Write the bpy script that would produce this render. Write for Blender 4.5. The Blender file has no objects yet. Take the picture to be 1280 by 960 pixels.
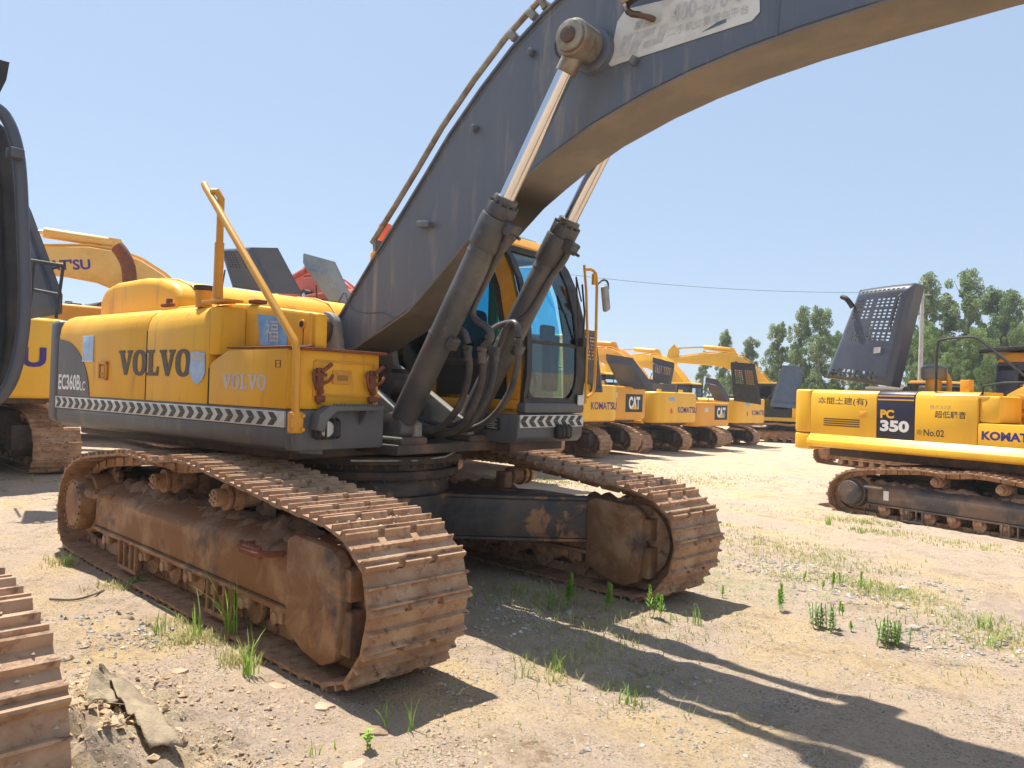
import bpy, bmesh, math, random
from mathutils import Vector, Matrix, noise
from math import radians as rad, sin, cos, pi
random.seed(7)
S = bpy.context.scene
COL = S.collection

# ------------------------------------------------------------------ materials
MATS = {}
def mat(name, c1, c2=None, vs=3.0, lo=.42, hi=.62, c3=None, s3=9.0, lo3=.6, hi3=.7, rough=.55, metal=0.0,
        bump=0.0, bs=40.0, streak=False, spec=.5, coat=0.0, stretch=None):
    if name in MATS: return MATS[name]
    m = bpy.data.materials.new(name); m.use_nodes = True
    nt = m.node_tree; N = nt.nodes; L = nt.links
    b = N['Principled BSDF']
    b.inputs['Roughness'].default_value = rough; b.inputs['Metallic'].default_value = metal
    b.inputs['Specular IOR Level'].default_value = spec
    b.inputs['Coat Weight'].default_value = coat
    tc = N.new('ShaderNodeTexCoord'); mp = N.new('ShaderNodeMapping'); L.new(tc.outputs['Object'], mp.inputs['Vector'])
    if streak: mp.inputs['Scale'].default_value = (1, 1, .13)
    if stretch: mp.inputs['Scale'].default_value = stretch
    col = None
    def layer(prev, c, scale, lo, hi, dist=.3):
        n = N.new('ShaderNodeTexNoise'); n.inputs['Scale'].default_value = scale; n.inputs['Detail'].default_value = 9
        n.inputs['Roughness'].default_value = .62; n.inputs['Distortion'].default_value = dist
        L.new(mp.outputs[0], n.inputs['Vector'])
        r = N.new('ShaderNodeMapRange'); r.inputs['From Min'].default_value = lo; r.inputs['From Max'].default_value = hi
        L.new(n.outputs['Fac'], r.inputs['Value'])
        x = N.new('ShaderNodeMix'); x.data_type = 'RGBA'
        L.new(r.outputs[0], x.inputs['Factor'])
        if isinstance(prev, tuple): x.inputs['A'].default_value = (*prev, 1)
        else: L.new(prev, x.inputs['A'])
        x.inputs['B'].default_value = (*c, 1)
        return x.outputs['Result']
    col = c1
    if c2: col = layer(col, c2, vs, lo, hi)
    if c3: col = layer(col, c3, s3, lo3, hi3)
    if isinstance(col, tuple): b.inputs['Base Color'].default_value = (*col, 1)
    else: L.new(col, b.inputs['Base Color'])
    if bump:
        n = N.new('ShaderNodeTexNoise'); n.inputs['Scale'].default_value = bs; n.inputs['Detail'].default_value = 6
        L.new(tc.outputs['Object'], n.inputs['Vector'])
        bp = N.new('ShaderNodeBump'); bp.inputs['Strength'].default_value = bump; bp.inputs['Distance'].default_value = .01
        L.new(n.outputs['Fac'], bp.inputs['Height']); L.new(bp.outputs[0], b.inputs['Normal'])
    MATS[name] = m; return m

YEL = mat('yellow_paint', (.84, .45, .022), (.74, .36, .02), vs=1.6, c3=(.42, .22, .06), s3=11, lo3=.58, hi3=.76, rough=.45, bump=.06, bs=60, streak=True, spec=.35)
YELO = mat('orange_yellow_paint', (.70, .33, .025), (.60, .27, .025), vs=2.5, c3=(.30, .16, .06), s3=10, lo3=.62, hi3=.78, rough=.45, bump=.05)
YELK = mat('bright_yellow_paint', (.88, .50, .03), (.80, .43, .03), vs=1.2, c3=(.5, .3, .08), s3=11, lo3=.66, hi3=.8, rough=.4, bump=.04, streak=True)
YELD = mat('dusty_yellow_paint', (.80, .47, .12), (.70, .38, .08), vs=2.0, c3=(.4, .26, .12), s3=10, lo3=.62, hi3=.78, rough=.55, bump=.06)
YELC = mat('amber_yellow_paint', (.76, .36, .035), (.70, .32, .03), vs=1.2, rough=.45, bump=.04)
REDO = mat('orange_red_paint', (.44, .065, .02), (.34, .05, .018), vs=2.0, rough=.5)
GREY = mat('dark_grey_paint', (.085, .09, .10), (.12, .12, .12), vs=2.0, c3=(.2, .17, .13), s3=8, lo3=.56, hi3=.78, rough=.5, bump=.05, streak=True)
BOOMM = mat('boom_grey_paint', (.092, .112, .148), (.122, .136, .160), vs=1.4, c3=(.24, .22, .20), s3=9, lo3=.54, hi3=.74, rough=.42, bump=.04, streak=True)
CYLM = mat('cylinder_grey_paint', (.055, .055, .06), (.10, .092, .085), vs=3, c3=(.2, .16, .12), s3=9, lo3=.6, hi3=.8, rough=.42)
PANB = mat('blue_black_paint', (.062, .072, .10), (.085, .092, .112), vs=1.5, c3=(.12, .115, .11), s3=9, lo3=.6, hi3=.8, rough=.42)
PANL = mat('pale_grey_paint', (.28, .32, .34), (.22, .25, .27), vs=2, c3=(.4, .3, .2), s3=6, lo3=.6, hi3=.75, rough=.5)
PANBL = mat('steel_blue_paint', (.07, .11, .17), (.1, .14, .2), vs=2, rough=.5)
BLK = mat('black_rubber', (.022, .022, .024), (.045, .042, .038), vs=8, rough=.6)
HOSE = mat('dusty_hose_rubber', (.045, .042, .04), (.12, .10, .08), vs=7, lo=.4, hi=.7, rough=.65, bump=.1)
DARK = mat('black_part_and_recess_shade', (.02, .02, .02), rough=.8)  # near-black for black parts and for painted shade in gaps and holes
RUST = mat('rusty_track_steel', (.315, .165, .085), (.50, .335, .205), vs=5, lo=.38, hi=.66, c3=(.13, .072, .045), s3=16, lo3=.54, hi3=.68, rough=.72, bump=.5, bs=45)
RUSTF = mat('rusty_frame_paint', (.26, .125, .052), (.40, .24, .13), vs=3.6, lo=.46, hi=.62, c3=(.095, .07, .06), s3=3.4, lo3=.54, hi3=.70, rough=.75, bump=.6, bs=50)
RUSTD = mat('dark_rusty_steel', (.06, .045, .038), (.17, .10, .065), vs=3, lo=.48, hi=.68, rough=.7, bump=.3, bs=40)
RUSTR = mat('red_rust', (.25, .07, .03), (.14, .06, .035), vs=14, rough=.85, bump=.5, bs=90)
XFR = mat('dirty_black_frame', (.045, .044, .045), (.13, .095, .07), vs=3, lo=.40, hi=.66, c3=(.34, .17, .08), s3=2.6, lo3=.55, hi3=.60, rough=.6, bump=.2, bs=30)
BOOMU = mat('boom_underside_brown', (.155, .13, .105), (.21, .17, .13), vs=2.2, rough=.6, bump=.05)  # lower boom plate, browner and lighter than the boom sides
MUD = mat('dried_mud', (.27, .18, .115), (.36, .26, .17), vs=8, c3=(.14, .09, .06), s3=20, rough=.95, bump=.9, bs=50)
CHROME = mat('chrome_rod', (.62, .62, .64), rough=.16, metal=1.0)
STEEL = mat('worn_steel', (.30, .27, .22), (.20, .14, .09), vs=9, rough=.5, metal=.5, bump=.2)
GREYL = mat('dusty_grey_casting', (.20, .20, .185), (.26, .235, .19), vs=6, c3=(.15, .08, .05), s3=14, lo3=.6, hi3=.7, rough=.65, bump=.2)
WHITE = mat('off_white_decal', (.62, .63, .60), (.50, .49, .44), vs=5, rough=.5)
WHT2 = mat('white_print', (.78, .78, .76), rough=.5)
BROWN = mat('faded_brown_lettering', (.055, .038, .03), (.085, .06, .045), vs=6, rough=.5)
SILV = mat('faded_silver_lettering', (.55, .52, .50), (.48, .42, .38), vs=10, rough=.5)
GHOST = mat('faded_print', (.40, .41, .41), (.52, .53, .52), vs=16, rough=.6)
BLUEK = mat('blue_lettering', (.035, .03, .24), (.07, .03, .16), vs=3, rough=.5)
BLKP = mat('black_print', (.02, .02, .022), (.05, .048, .045), vs=9, rough=.5)
NAVY = mat('navy_panel', (.02, .022, .05), rough=.4)
SKYB = mat('blue_sticker', (.11, .33, .62), (.22, .45, .68), vs=8, rough=.5)
PALEB = mat('pale_blue_sticker', (.30, .48, .75), (.45, .58, .74), vs=14, rough=.5)
TEAL = mat('teal_paint', (.02, .30, .32), rough=.4)
ORLENS = mat('orange_lens', (.75, .12, .02), rough=.3, coat=.5)
REDP = mat('red_print', (.7, .07, .03), rough=.5)
GALV = mat('grey_mirror_shell', (.30, .31, .31), (.22, .23, .23), vs=9, rough=.5)
CONC = mat('concrete_pole', (.42, .41, .38), (.34, .33, .31), vs=3, rough=.85)
BRICK = mat('broken_brick', (.45, .28, .19), (.50, .37, .26), vs=9, rough=.9, bump=.6)
CLOTHS = mat('sandy_sack_cloth', (.33, .26, .17), (.22, .17, .11), vs=10, rough=.9, bump=.6, bs=120)
STONE = mat('gravel_stone', (.42, .37, .31), (.26, .24, .22), vs=2.5, lo=.35, hi=.65, c3=(.62, .55, .46), s3=4, lo3=.55, hi3=.6, rough=.9, bump=.4)
CLOTH = mat('woven_sack_cloth', (.40, .33, .23), (.28, .22, .15), vs=10, rough=.9, bump=.6, bs=120)
BARK = mat('bark', (.20, .17, .13), (.12, .10, .08), vs=6, rough=.9, bump=.5)

def glass(name, tint, alpha=.45):
    m = bpy.data.materials.new(name); m.use_nodes = True
    nt = m.node_tree; N = nt.nodes; L = nt.links; N.clear()
    o = N.new('ShaderNodeOutputMaterial'); t = N.new('ShaderNodeBsdfTransparent'); t.inputs[0].default_value = (*tint, 1)
    g = N.new('ShaderNodeBsdfGlossy'); g.inputs['Roughness'].default_value = .03; g.inputs['Color'].default_value = (.8, .92, 1, 1)
    f = N.new('ShaderNodeFresnel'); f.inputs[0].default_value = 1.45
    k = N.new('ShaderNodeMath'); k.operation = 'MULTIPLY_ADD'; k.inputs[1].default_value = 1.0; k.inputs[2].default_value = .05
    L.new(f.outputs[0], k.inputs[0])
    mx = N.new('ShaderNodeMixShader'); L.new(k.outputs[0], mx.inputs[0]); L.new(t.outputs[0], mx.inputs[1]); L.new(g.outputs[0], mx.inputs[2])
    L.new(mx.outputs[0], o.inputs[0]); MATS[name] = m; return m
GLASS = glass('blue_tinted_glass', (.42, .80, .92))
GLASSD = glass('dark_cab_glass', (.30, .38, .40))

def leafmat(name, c1, c2, sc=1.2):
    m = bpy.data.materials.new(name); m.use_nodes = True
    nt = m.node_tree; N = nt.nodes; L = nt.links; N.clear()
    o = N.new('ShaderNodeOutputMaterial'); tc = N.new('ShaderNodeTexCoord'); n = N.new('ShaderNodeTexNoise')
    n.inputs['Scale'].default_value = sc; n.inputs['Detail'].default_value = 6; L.new(tc.outputs['Object'], n.inputs[0])
    r = N.new('ShaderNodeMapRange'); r.inputs[1].default_value = .38; r.inputs[2].default_value = .62; L.new(n.outputs[0], r.inputs[0])
    x = N.new('ShaderNodeMix'); x.data_type = 'RGBA'; x.inputs['A'].default_value = (*c1, 1); x.inputs['B'].default_value = (*c2, 1)
    L.new(r.outputs[0], x.inputs['Factor'])
    d = N.new('ShaderNodeBsdfPrincipled'); d.inputs['Roughness'].default_value = .55; L.new(x.outputs['Result'], d.inputs['Base Color'])
    t = N.new('ShaderNodeBsdfTranslucent'); L.new(x.outputs['Result'], t.inputs[0])
    mx = N.new('ShaderNodeMixShader'); mx.inputs[0].default_value = .35
    L.new(d.outputs[0], mx.inputs[1]); L.new(t.outputs[0], mx.inputs[2]); L.new(mx.outputs[0], o.inputs[0])
    MATS[name] = m; return m
LEAF = leafmat('poplar_leaves', (.13, .205, .075), (.29, .37, .165), .6)
LEAF2 = leafmat('broad_leaves', (.12, .195, .05), (.26, .355, .11), .6)
GRASS = leafmat('dry_green_grass', (.32, .38, .10), (.58, .52, .25), 1.5)
WEED = leafmat('weed_leaves', (.20, .36, .05), (.36, .52, .09), 12)

# ------------------------------------------------------------------ mesh builder
def V(*a): return Vector(a)
class MB:
    def __init__(s): s.bm = bmesh.new()
    def _take(s, t, M=None, bev=0, seg=2):
        if bev:
            bmesh.ops.bevel(t, geom=[e for e in t.edges if len(e.link_faces) == 2 and e.calc_face_angle(0) > .5], offset=bev, segments=seg, affect='EDGES', clamp_overlap=True, profile=.5)
        if M is not None: bmesh.ops.transform(t, matrix=M, verts=t.verts)
        me = bpy.data.meshes.new('t'); t.to_mesh(me); t.free(); s.bm.from_mesh(me); bpy.data.meshes.remove(me); return s
    def box(s, c, d, rot=None, bev=0, seg=2):
        t = bmesh.new(); bmesh.ops.create_cube(t, size=1, matrix=Matrix.Diagonal((d[0], d[1], d[2], 1)))
        M = Matrix.Translation(c)
        if rot is not None: M = M @ (rot if isinstance(rot, Matrix) else __import__('mathutils').Euler(rot).to_matrix().to_4x4())
        return s._take(t, M, bev, seg)
    def span(s, a, b, bev=0):   # box by two corners
        return s.box([(p+q)/2 for p, q in zip(a, b)], [abs(p-q) for p, q in zip(a, b)], bev=bev)
    def prism(s, pts, ax, a, b, bev=0, seg=2):
        t = bmesh.new()
        def mk(p, h): return {'y': (p[0], h, p[1]), 'z': (p[0], p[1], h), 'x': (h, p[0], p[1])}[ax]
        va = [t.verts.new(mk(p, a)) for p in pts]; vb = [t.verts.new(mk(p, b)) for p in pts]
        t.faces.new(va); t.faces.new(list(reversed(vb)))
        n = len(pts)
        for i in range(n): t.faces.new((va[(i+1) % n], va[i], vb[i], vb[(i+1) % n]))
        bmesh.ops.recalc_face_normals(t, faces=t.faces)
        return s._take(t, None, bev, seg)
    def cyl(s, p0, p1, r, r2=None, seg=20, bev=0):
        p0 = Vector(p0); p1 = Vector(p1); d = p1-p0; t = bmesh.new()
        bmesh.ops.create_cone(t, cap_ends=True, segments=seg, radius1=r, radius2=r if r2 is None else r2, depth=d.length)
        M = Matrix.Translation((p0+p1)/2) @ d.to_track_quat('Z', 'Y').to_matrix().to_4x4()
        return s._take(t, M, bev, 2)
    def ball(s, c, r, sub=2, sc=(1, 1, 1)):
        t = bmesh.new(); bmesh.ops.create_icosphere(t, subdivisions=sub, radius=r)
        return s._take(t, Matrix.Translation(c) @ Matrix.Diagonal((*sc, 1)))
    def tube(s, pts, r, seg=8, smooth=0, caps=True, r1=None):
        P = [Vector(p) for p in pts]
        for _ in range(smooth):
            Q = [P[0]]
            for i in range(len(P)-1): Q += [P[i]*.75+P[i+1]*.25, P[i]*.25+P[i+1]*.75]
            P = Q+[P[-1]]
        bm = s.bm; rings = []; up = None; n = len(P)
        for i, p in enumerate(P):
            d = (P[min(i+1, n-1)]-P[max(i-1, 0)]).normalized()
            if up is None:
                up = Vector((0, 0, 1)) if abs(d.z) < .9 else Vector((1, 0, 0))
            a = d.cross(up).normalized(); up = a.cross(d).normalized()
            rr = r if r1 is None else r+(r1-r)*i/(n-1)
            rings.append([bm.verts.new(p+(a*cos(2*pi*k/seg)+up*sin(2*pi*k/seg))*rr) for k in range(seg)])
        for i in range(n-1):
            for k in range(seg): bm.faces.new((rings[i][k], rings[i][(k+1) % seg], rings[i+1][(k+1) % seg], rings[i+1][k]))
        if caps: bm.faces.new(list(reversed(rings[0]))); bm.faces.new(rings[-1])
        return s
    def quad(s, *p): s.bm.faces.new([s.bm.verts.new(q) for q in p]); return s
    def slab(s, pts, O, u, v, th):   # polygon in a plane, given thickness along n=u x v
        O = Vector(O); u = Vector(u); v = Vector(v); n = u.cross(v).normalized()*th
        a = [s.bm.verts.new(O+u*x+v*y) for x, y in pts]; b = [s.bm.verts.new(O+u*x+v*y+n) for x, y in pts]
        s.bm.faces.new(b); s.bm.faces.new(list(reversed(a))); k = len(pts)
        for i in range(k): s.bm.faces.new((a[i], a[(i+1) % k], b[(i+1) % k], b[i]))
        return s
    def obj(s, name, m, parent=None, rot=0.0, smooth=32, label=None, loc=None):
        me = bpy.data.meshes.new(name); 
        bmesh.ops.recalc_face_normals(s.bm, faces=s.bm.faces) if smooth is not None else None
        s.bm.to_mesh(me); s.bm.free()
        me.materials.append(m)
        if smooth:
            me.polygons.foreach_set('use_smooth', [True]*len(me.polygons)); me.set_sharp_from_angle(angle=rad(smooth))
        o = bpy.data.objects.new(name, me); COL.objects.link(o); o.parent = parent
        if rot: o.rotation_euler = (0, 0, rot)
        if loc: o.location = loc
        if label: o['label'] = label
        return o

def thing(name, label, cat, loc=(0, 0, 0), rz=0, group=None):
    o = bpy.data.objects.new(name, None); COL.objects.link(o); o.location = loc; o.rotation_euler = (0, 0, rz)
    o.empty_display_size = .3
    o['label'] = label; o['category'] = cat
    if group: o['group'] = group
    return o
def tag(o, label=None, cat=None, group=None, kind=None):
    for k, v in (('label', label), ('category', cat), ('group', group), ('kind', kind)):
        if v: o[k] = v
    return o

def text(s, m, parent, O, u, v, w, h, rot=0, bold=0.0, name='lettering', th=.002, shear=0.0):
    """lettering as thin mesh: lower-left corner O, direction u, up v, size w x h"""
    cu = bpy.data.curves.new('t', 'FONT'); cu.body = s; cu.size = 1; cu.offset = bold; cu.resolution_u = 3; cu.shear = shear
    ob = bpy.data.objects.new('t', cu); COL.objects.link(ob)
    dg = bpy.context.evaluated_depsgraph_get(); dg.update()
    me = bpy.data.meshes.new_from_object(ob.evaluated_get(dg)); bpy.data.objects.remove(ob); bpy.data.curves.remove(cu)
    if not me.vertices: return None
    xs = [q.co.x for q in me.vertices]; ys = [q.co.y for q in me.vertices]
    x0, x1, y0, y1 = min(xs), max(xs), min(ys), max(ys)
    O = Vector(O); u = Vector(u).normalized(); v = Vector(v).normalized(); n = u.cross(v)
    for q in me.vertices:
        q.co = O+u*((q.co.x-x0)/(x1-x0)*w)+v*((q.co.y-y0)/(y1-y0)*h)+n*th
    me.name = name; me.materials.clear(); me.materials.append(m)
    o = bpy.data.objects.new(name, me); COL.objects.link(o); o.parent = parent
    if rot: o.rotation_euler = (0, 0, rot)
    return o

def slabletters(O, u, v, w, h, m, parent, name='lettering', th=.003):
    """the heavy slab-serif five letter word on the machine's side"""
    B = MB(); u = Vector(u).normalized(); v = Vector(v).normalized(); O = Vector(O)
    Vp = [(0, 1), (.44, 1), (.44, .9), (.38, .87), (.57, .33), (.70, .87), (.62, .9), (.62, 1), (1, 1), (1, .9), (.93, .87), (.62, 0), (.42, 0), (.08, .87), (0, .9)]
    Lp = [(0, 1), (.56, 1), (.56, .89), (.44, .87), (.44, .13), (.76, .13), (.82, .36), (.95, .36), (.92, 0), (0, 0), (0, .11), (.12, .13), (.12, .87), (0, .89)]
    widths = [('V', 1.0), ('O', 1.0), ('L', .82), ('V', 1.0), ('O', 1.0)]
    tot = sum(k for _, k in widths); x = 0
    for ch, k in widths:
        ww = w*k/tot*.98
        if ch == 'O':
            n = 20; ou = []; inn = []
            for i in range(n):
                a = 2*pi*i/n; ca, sa = cos(a), sin(a)
                f = lambda t: math.copysign(abs(t)**.85, t)
                ou.append((.5+.5*f(ca), .5+.52*f(sa))); inn.append((.5+.19*f(ca), .5+.38*f(sa)))
            for i in range(n):
                j = (i+1) % n
                B.slab([ou[i], ou[j], inn[j], inn[i]], O+u*x, u*ww*.97, v*h, th)
        else: B.slab(Vp if ch == 'V' else Lp, O+u*x, u*ww, v*h, th)
        x += w*k/tot
    return B.obj(name, m, parent, smooth=0)

# ------------------------------------------------------------------ camera
CAMP = Vector((5.62, -3.93, 1.59))
YAW, PITCH, ROLL, FPX = rad(134.56), rad(.54), rad(1.80), 965.0
fwd = Vector((cos(YAW)*cos(PITCH), sin(YAW)*cos(PITCH), sin(PITCH))); r0 = Vector((sin(YAW), -cos(YAW), 0)); u0 = r0.cross(fwd)
rt = r0*cos(ROLL)+u0*sin(ROLL); upv = u0*cos(ROLL)-r0*sin(ROLL)
cd = bpy.data.cameras.new('camera'); cam = bpy.data.objects.new('camera', cd); COL.objects.link(cam); S.camera = cam
cam.matrix_world = Matrix(((rt.x, upv.x, -fwd.x, CAMP.x), (rt.y, upv.y, -fwd.y, CAMP.y), (rt.z, upv.z, -fwd.z, CAMP.z), (0, 0, 0, 1)))
cd.sensor_fit = 'HORIZONTAL'; cd.sensor_width = 36; cd.lens = 36*FPX/1280; cd.clip_start = .05; cd.clip_end = 3000
def at(px, py, d): return CAMP+(fwd+rt*((px-640)/FPX)-upv*((py-480)/FPX))*d      # real point d metres in
def ss(a, b, x):
    t = max(0, min(1, (x-a)/(b-a))); return t*t*(3-2*t)
def gz(x, y):
    z = -.5*ss(1.5, 12, y)-.22*ss(12, 34, y)+.12*ss(-4.5, -8, x)*ss(3.5, 1, y)
    return z
def gpt(px, py):
    d = fwd+rt*((px-640)/FPX)-upv*((py-480)/FPX); t = 2.0
    p = CAMP.copy()
    for _ in range(60):
        p = CAMP+d*t; g = gz(p.x, p.y); tn = (g-CAMP.z)/d.z; t = t*.5+tn*.5
    p = CAMP+d*t; p.z = gz(p.x, p.y); return p

# ------------------------------------------------------------------ world and sun
W = bpy.data.worlds.new('World'); S.world = W; W.use_nodes = True
SUN_EL = rad(65); SUN_AZ = rad(174)      # azimuth of the sun as an angle from +x, towards +y
nt = W.node_tree; bg = nt.nodes['Background']; sk = nt.nodes.new('ShaderNodeTexSky'); sk.sky_type = 'NISHITA'; sk.sun_disc = False
sk.sun_elevation = SUN_EL; sk.sun_rotation = pi/2-SUN_AZ; sk.air_density = 1.0; sk.dust_density = .6; sk.ozone_density = 1.6; sk.altitude = 50
hz_ = nt.nodes.new('ShaderNodeMix'); hz_.data_type = 'RGBA'; hz_.inputs['Factor'].default_value = .68; hz_.inputs['B'].default_value = (3.45, 4.4, 5.85, 1)   # thin bright summer haze in the air
nt.links.new(sk.outputs[0], hz_.inputs['A']); nt.links.new(hz_.outputs['Result'], bg.inputs[0]); bg.inputs[1].default_value = .09
ld = bpy.data.lights.new('sun', 'SUN'); ld.energy = 5.0; ld.angle = rad(.55); ld.color = (1, .95, .86)
lo = bpy.data.objects.new('sun', ld); COL.objects.link(lo)
sd = Vector((cos(SUN_EL)*cos(SUN_AZ), cos(SUN_EL)*sin(SUN_AZ), sin(SUN_EL)))
lo.rotation_euler = (-sd).to_track_quat('-Z', 'Y').to_euler(); lo.location = (0, 0, 30)
S.render.engine = 'CYCLES'
S.view_settings.view_transform = 'Standard'; S.view_settings.look = 'None'; S.view_settings.exposure = 0.80; S.view_settings.gamma = 1
S.cycles.max_bounces = 6; S.cycles.diffuse_bounces = 4; S.cycles.transparent_max_bounces = 12
S.render.resolution_x = 1024; S.render.resolution_y = 768
# ------------------------------------------------------------------ ground
def axis_coords(lo, hi, fine, far):
    xs = []; x = lo
    while x <= hi: xs.append(x); x += fine
    st = fine; a = lo; L_ = []
    while a > -far: st *= 1.12; a -= st; L_.append(a)
    st = fine; b = hi; R_ = []
    while b < far: st *= 1.12; b += st; R_.append(b)
    return list(reversed(L_))+xs+R_
def relief(x, y):
    d = math.hypot(x-4, y+1)
    k = 1.0 if d < 12 else max(0, 1-(d-12)/20)
    h = noise.noise(Vector((x*.35, y*.35, 3)))*.05+noise.noise(Vector((x*1.3, y*1.3, 1)))*.03
    cl = max(0, noise.noise(Vector((x*.9, y*.9, 77)))+.15)
    n4 = noise.noise(Vector((x*4, y*4, 9)))
    h += k*(n4*.013+noise.noise(Vector((x*9, y*9, 5)))*(.006+.030*cl))
    h += .16*math.exp(-(((x-2.25)/.42)**2+((y+2.92)/.30)**2))*(1+.8*noise.noise(Vector((x*7, y*7, 2))))   # churned mud by the near track
    h += .035*ss(.9, .0, abs(y+1.68-.05*x)/.35)*ss(-3, -2, x)*ss(3.2, 2.3, x)*.3
    if -1.2 < x < 5 and -4 < y < -1.6: h += .05*ss(1.1, .2, math.hypot(x-2.0, y+2.75))*abs(noise.noise(Vector((x*14, y*14, 40))))*2
    return h-.005
def gheight(x, y): 
    fl = ss(2.9, 1.9, abs(x))*ss(.3, .0, max(0, abs(abs(y)-1.37)-.33))
    return gz(x, y)+relief(x, y)*(1-.85*fl)-.02*fl
xs = axis_coords(-3.6, 7.2, .042, 900); ys = axis_coords(-3.7, 5.5, .042, 900)
gv = [(x, y, gheight(x, y) if math.hypot(x, y) < 120 else gz(x, y)) for y in ys for x in xs]
nx = len(xs); gf = [(j*nx+i, j*nx+i+1, (j+1)*nx+i+1, (j+1)*nx+i) for j in range(len(ys)-1) for i in range(nx-1)]
gm = bpy.data.meshes.new('ground'); gm.from_pydata(gv, [], gf); gm.polygons.foreach_set('use_smooth', [True]*len(gm.polygons))
ground = bpy.data.objects.new('ground', gm); COL.objects.link(ground); tag(ground, kind='structure')

def ground_mat():
    m = bpy.data.materials.new('sandy_gravel_ground'); m.use_nodes = True; nt = m.node_tree; N = nt.nodes; L = nt.links
    b = N['Principled BSDF']; b.inputs['Roughness'].default_value = .95; b.inputs['Specular IOR Level'].default_value = .2
    tc = N.new('ShaderNodeTexCoord').outputs['Object']
    def nz(sc, det=8, rough=.6, dist=0, off=0):
        mp = N.new('ShaderNodeMapping'); mp.inputs['Location'].default_value = (off, off*.7, 0); L.new(tc, mp.inputs[0])
        n = N.new('ShaderNodeTexNoise'); n.inputs['Scale'].default_value = sc; n.inputs['Detail'].default_value = det; n.inputs['Roughness'].default_value = rough; n.inputs['Distortion'].default_value = dist
        L.new(mp.outputs[0], n.inputs[0]); return n.outputs['Fac']
    def rng(v, a, c, lo=0, hi=1):
        r = N.new('ShaderNodeMapRange'); r.inputs[1].default_value = a; r.inputs[2].default_value = c; r.inputs[3].default_value = lo; r.inputs[4].default_value = hi
        L.new(v, r.inputs[0]); return r.outputs[0]
    def mix(a, c, f):
        x = N.new('ShaderNodeMix'); x.data_type = 'RGBA'
        for s_, q in (('A', a), ('B', c)):
            if isinstance(q, tuple): x.inputs[s_].default_value = (*q, 1)
            else: L.new(q, x.inputs[s_])
        L.new(f, x.inputs['Factor']); return x.outputs['Result']
    def mul(a, c):
        x = N.new('ShaderNodeMath'); x.operation = 'MULTIPLY'; L.new(a, x.inputs[0]); L.new(c, x.inputs[1]); return x.outputs[0]
    c = mix((.68, .51, .355), (.62, .475, .37), rng(nz(.55, 6), .4, .62))
    c = mix(c, (.74, .54, .29), rng(nz(.9, 5, off=7), .5, .66))
    c = mix(c, (.46, .33, .21), mul(rng(nz(5, 9, .8, .5, off=91), .50, .66), rng(nz(.8, 6, off=17), .40, .58)))
    c = mix(c, (.76, .62, .46), mul(rng(nz(3.2, 10, .8, .8, off=133), .55, .68), rng(nz(28, 5, .8), .40, .56)))
    c = mix(c, (.34, .31, .28), mul(rng(nz(.7, 9, .7, .6, off=21), .57, .70), rng(nz(14, 5, .7), .38, .58)))      # grey gravel patches
    c = mix(c, (.36, .235, .13), mul(rng(nz(1.6, 9, .75, off=40), .52, .64), rng(nz(22, 4), .35, .6)))              # damp clods
    c = mix(c, (.46, .45, .22), mul(rng(nz(.33, 8, .75, off=60), .54, .66), rng(nz(9, 6, .8), .45, .58)))         # thin green cover
    # pebble cells
    vo = N.new('ShaderNodeTexVoronoi'); vo.inputs['Scale'].default_value = 46; L.new(tc, vo.inputs['Vector'])
    vc = N.new('ShaderNodeSeparateColor'); L.new(vo.outputs['Color'], vc.inputs[0])
    peb = mul(rng(vo.outputs['Distance'], .42, .34), rng(vc.outputs[0], .72, .78))
    pc = mix((.70, .62, .52), (.27, .23, .20), rng(vc.outputs[1], .4, .6))
    c = mix(c, pc, mul(peb, rng(nz(1.1, 8, .75, off=11), .42, .58)))
    vo2 = N.new('ShaderNodeTexVoronoi'); vo2.inputs['Scale'].default_value = 120; L.new(tc, vo2.inputs['Vector'])
    vc2 = N.new('ShaderNodeSeparateColor'); L.new(vo2.outputs['Color'], vc2.inputs[0])
    c = mix(c, mix((.74, .64, .52), (.20, .16, .12), rng(vc2.outputs[0], .45, .55)), mul(rng(vc2.outputs[1], .55, .9, 0, .95), rng(nz(1.9, 8, .75, off=55), .42, .60, .12, 1)))
    L.new(c, b.inputs['Base Color'])
    def bump(h, st, dist, prev=None):
        bp = N.new('ShaderNodeBump'); bp.inputs['Strength'].default_value = st; bp.inputs['Distance'].default_value = dist
        L.new(h, bp.inputs['Height'])
        if prev: L.new(prev, bp.inputs['Normal'])
        return bp.outputs[0]
    nb = bump(nz(7, 12, .78), 1.0, .07); nb = bump(nz(45, 8, .75), 1.0, .02, nb); nb = bump(peb, 1.0, .016, nb)
    nb = bump(rng(vc2.outputs[2], 0, 1), .35, .006, nb)
    L.new(nb, b.inputs['Normal']); return m
gm.materials.append(ground_mat())

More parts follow.
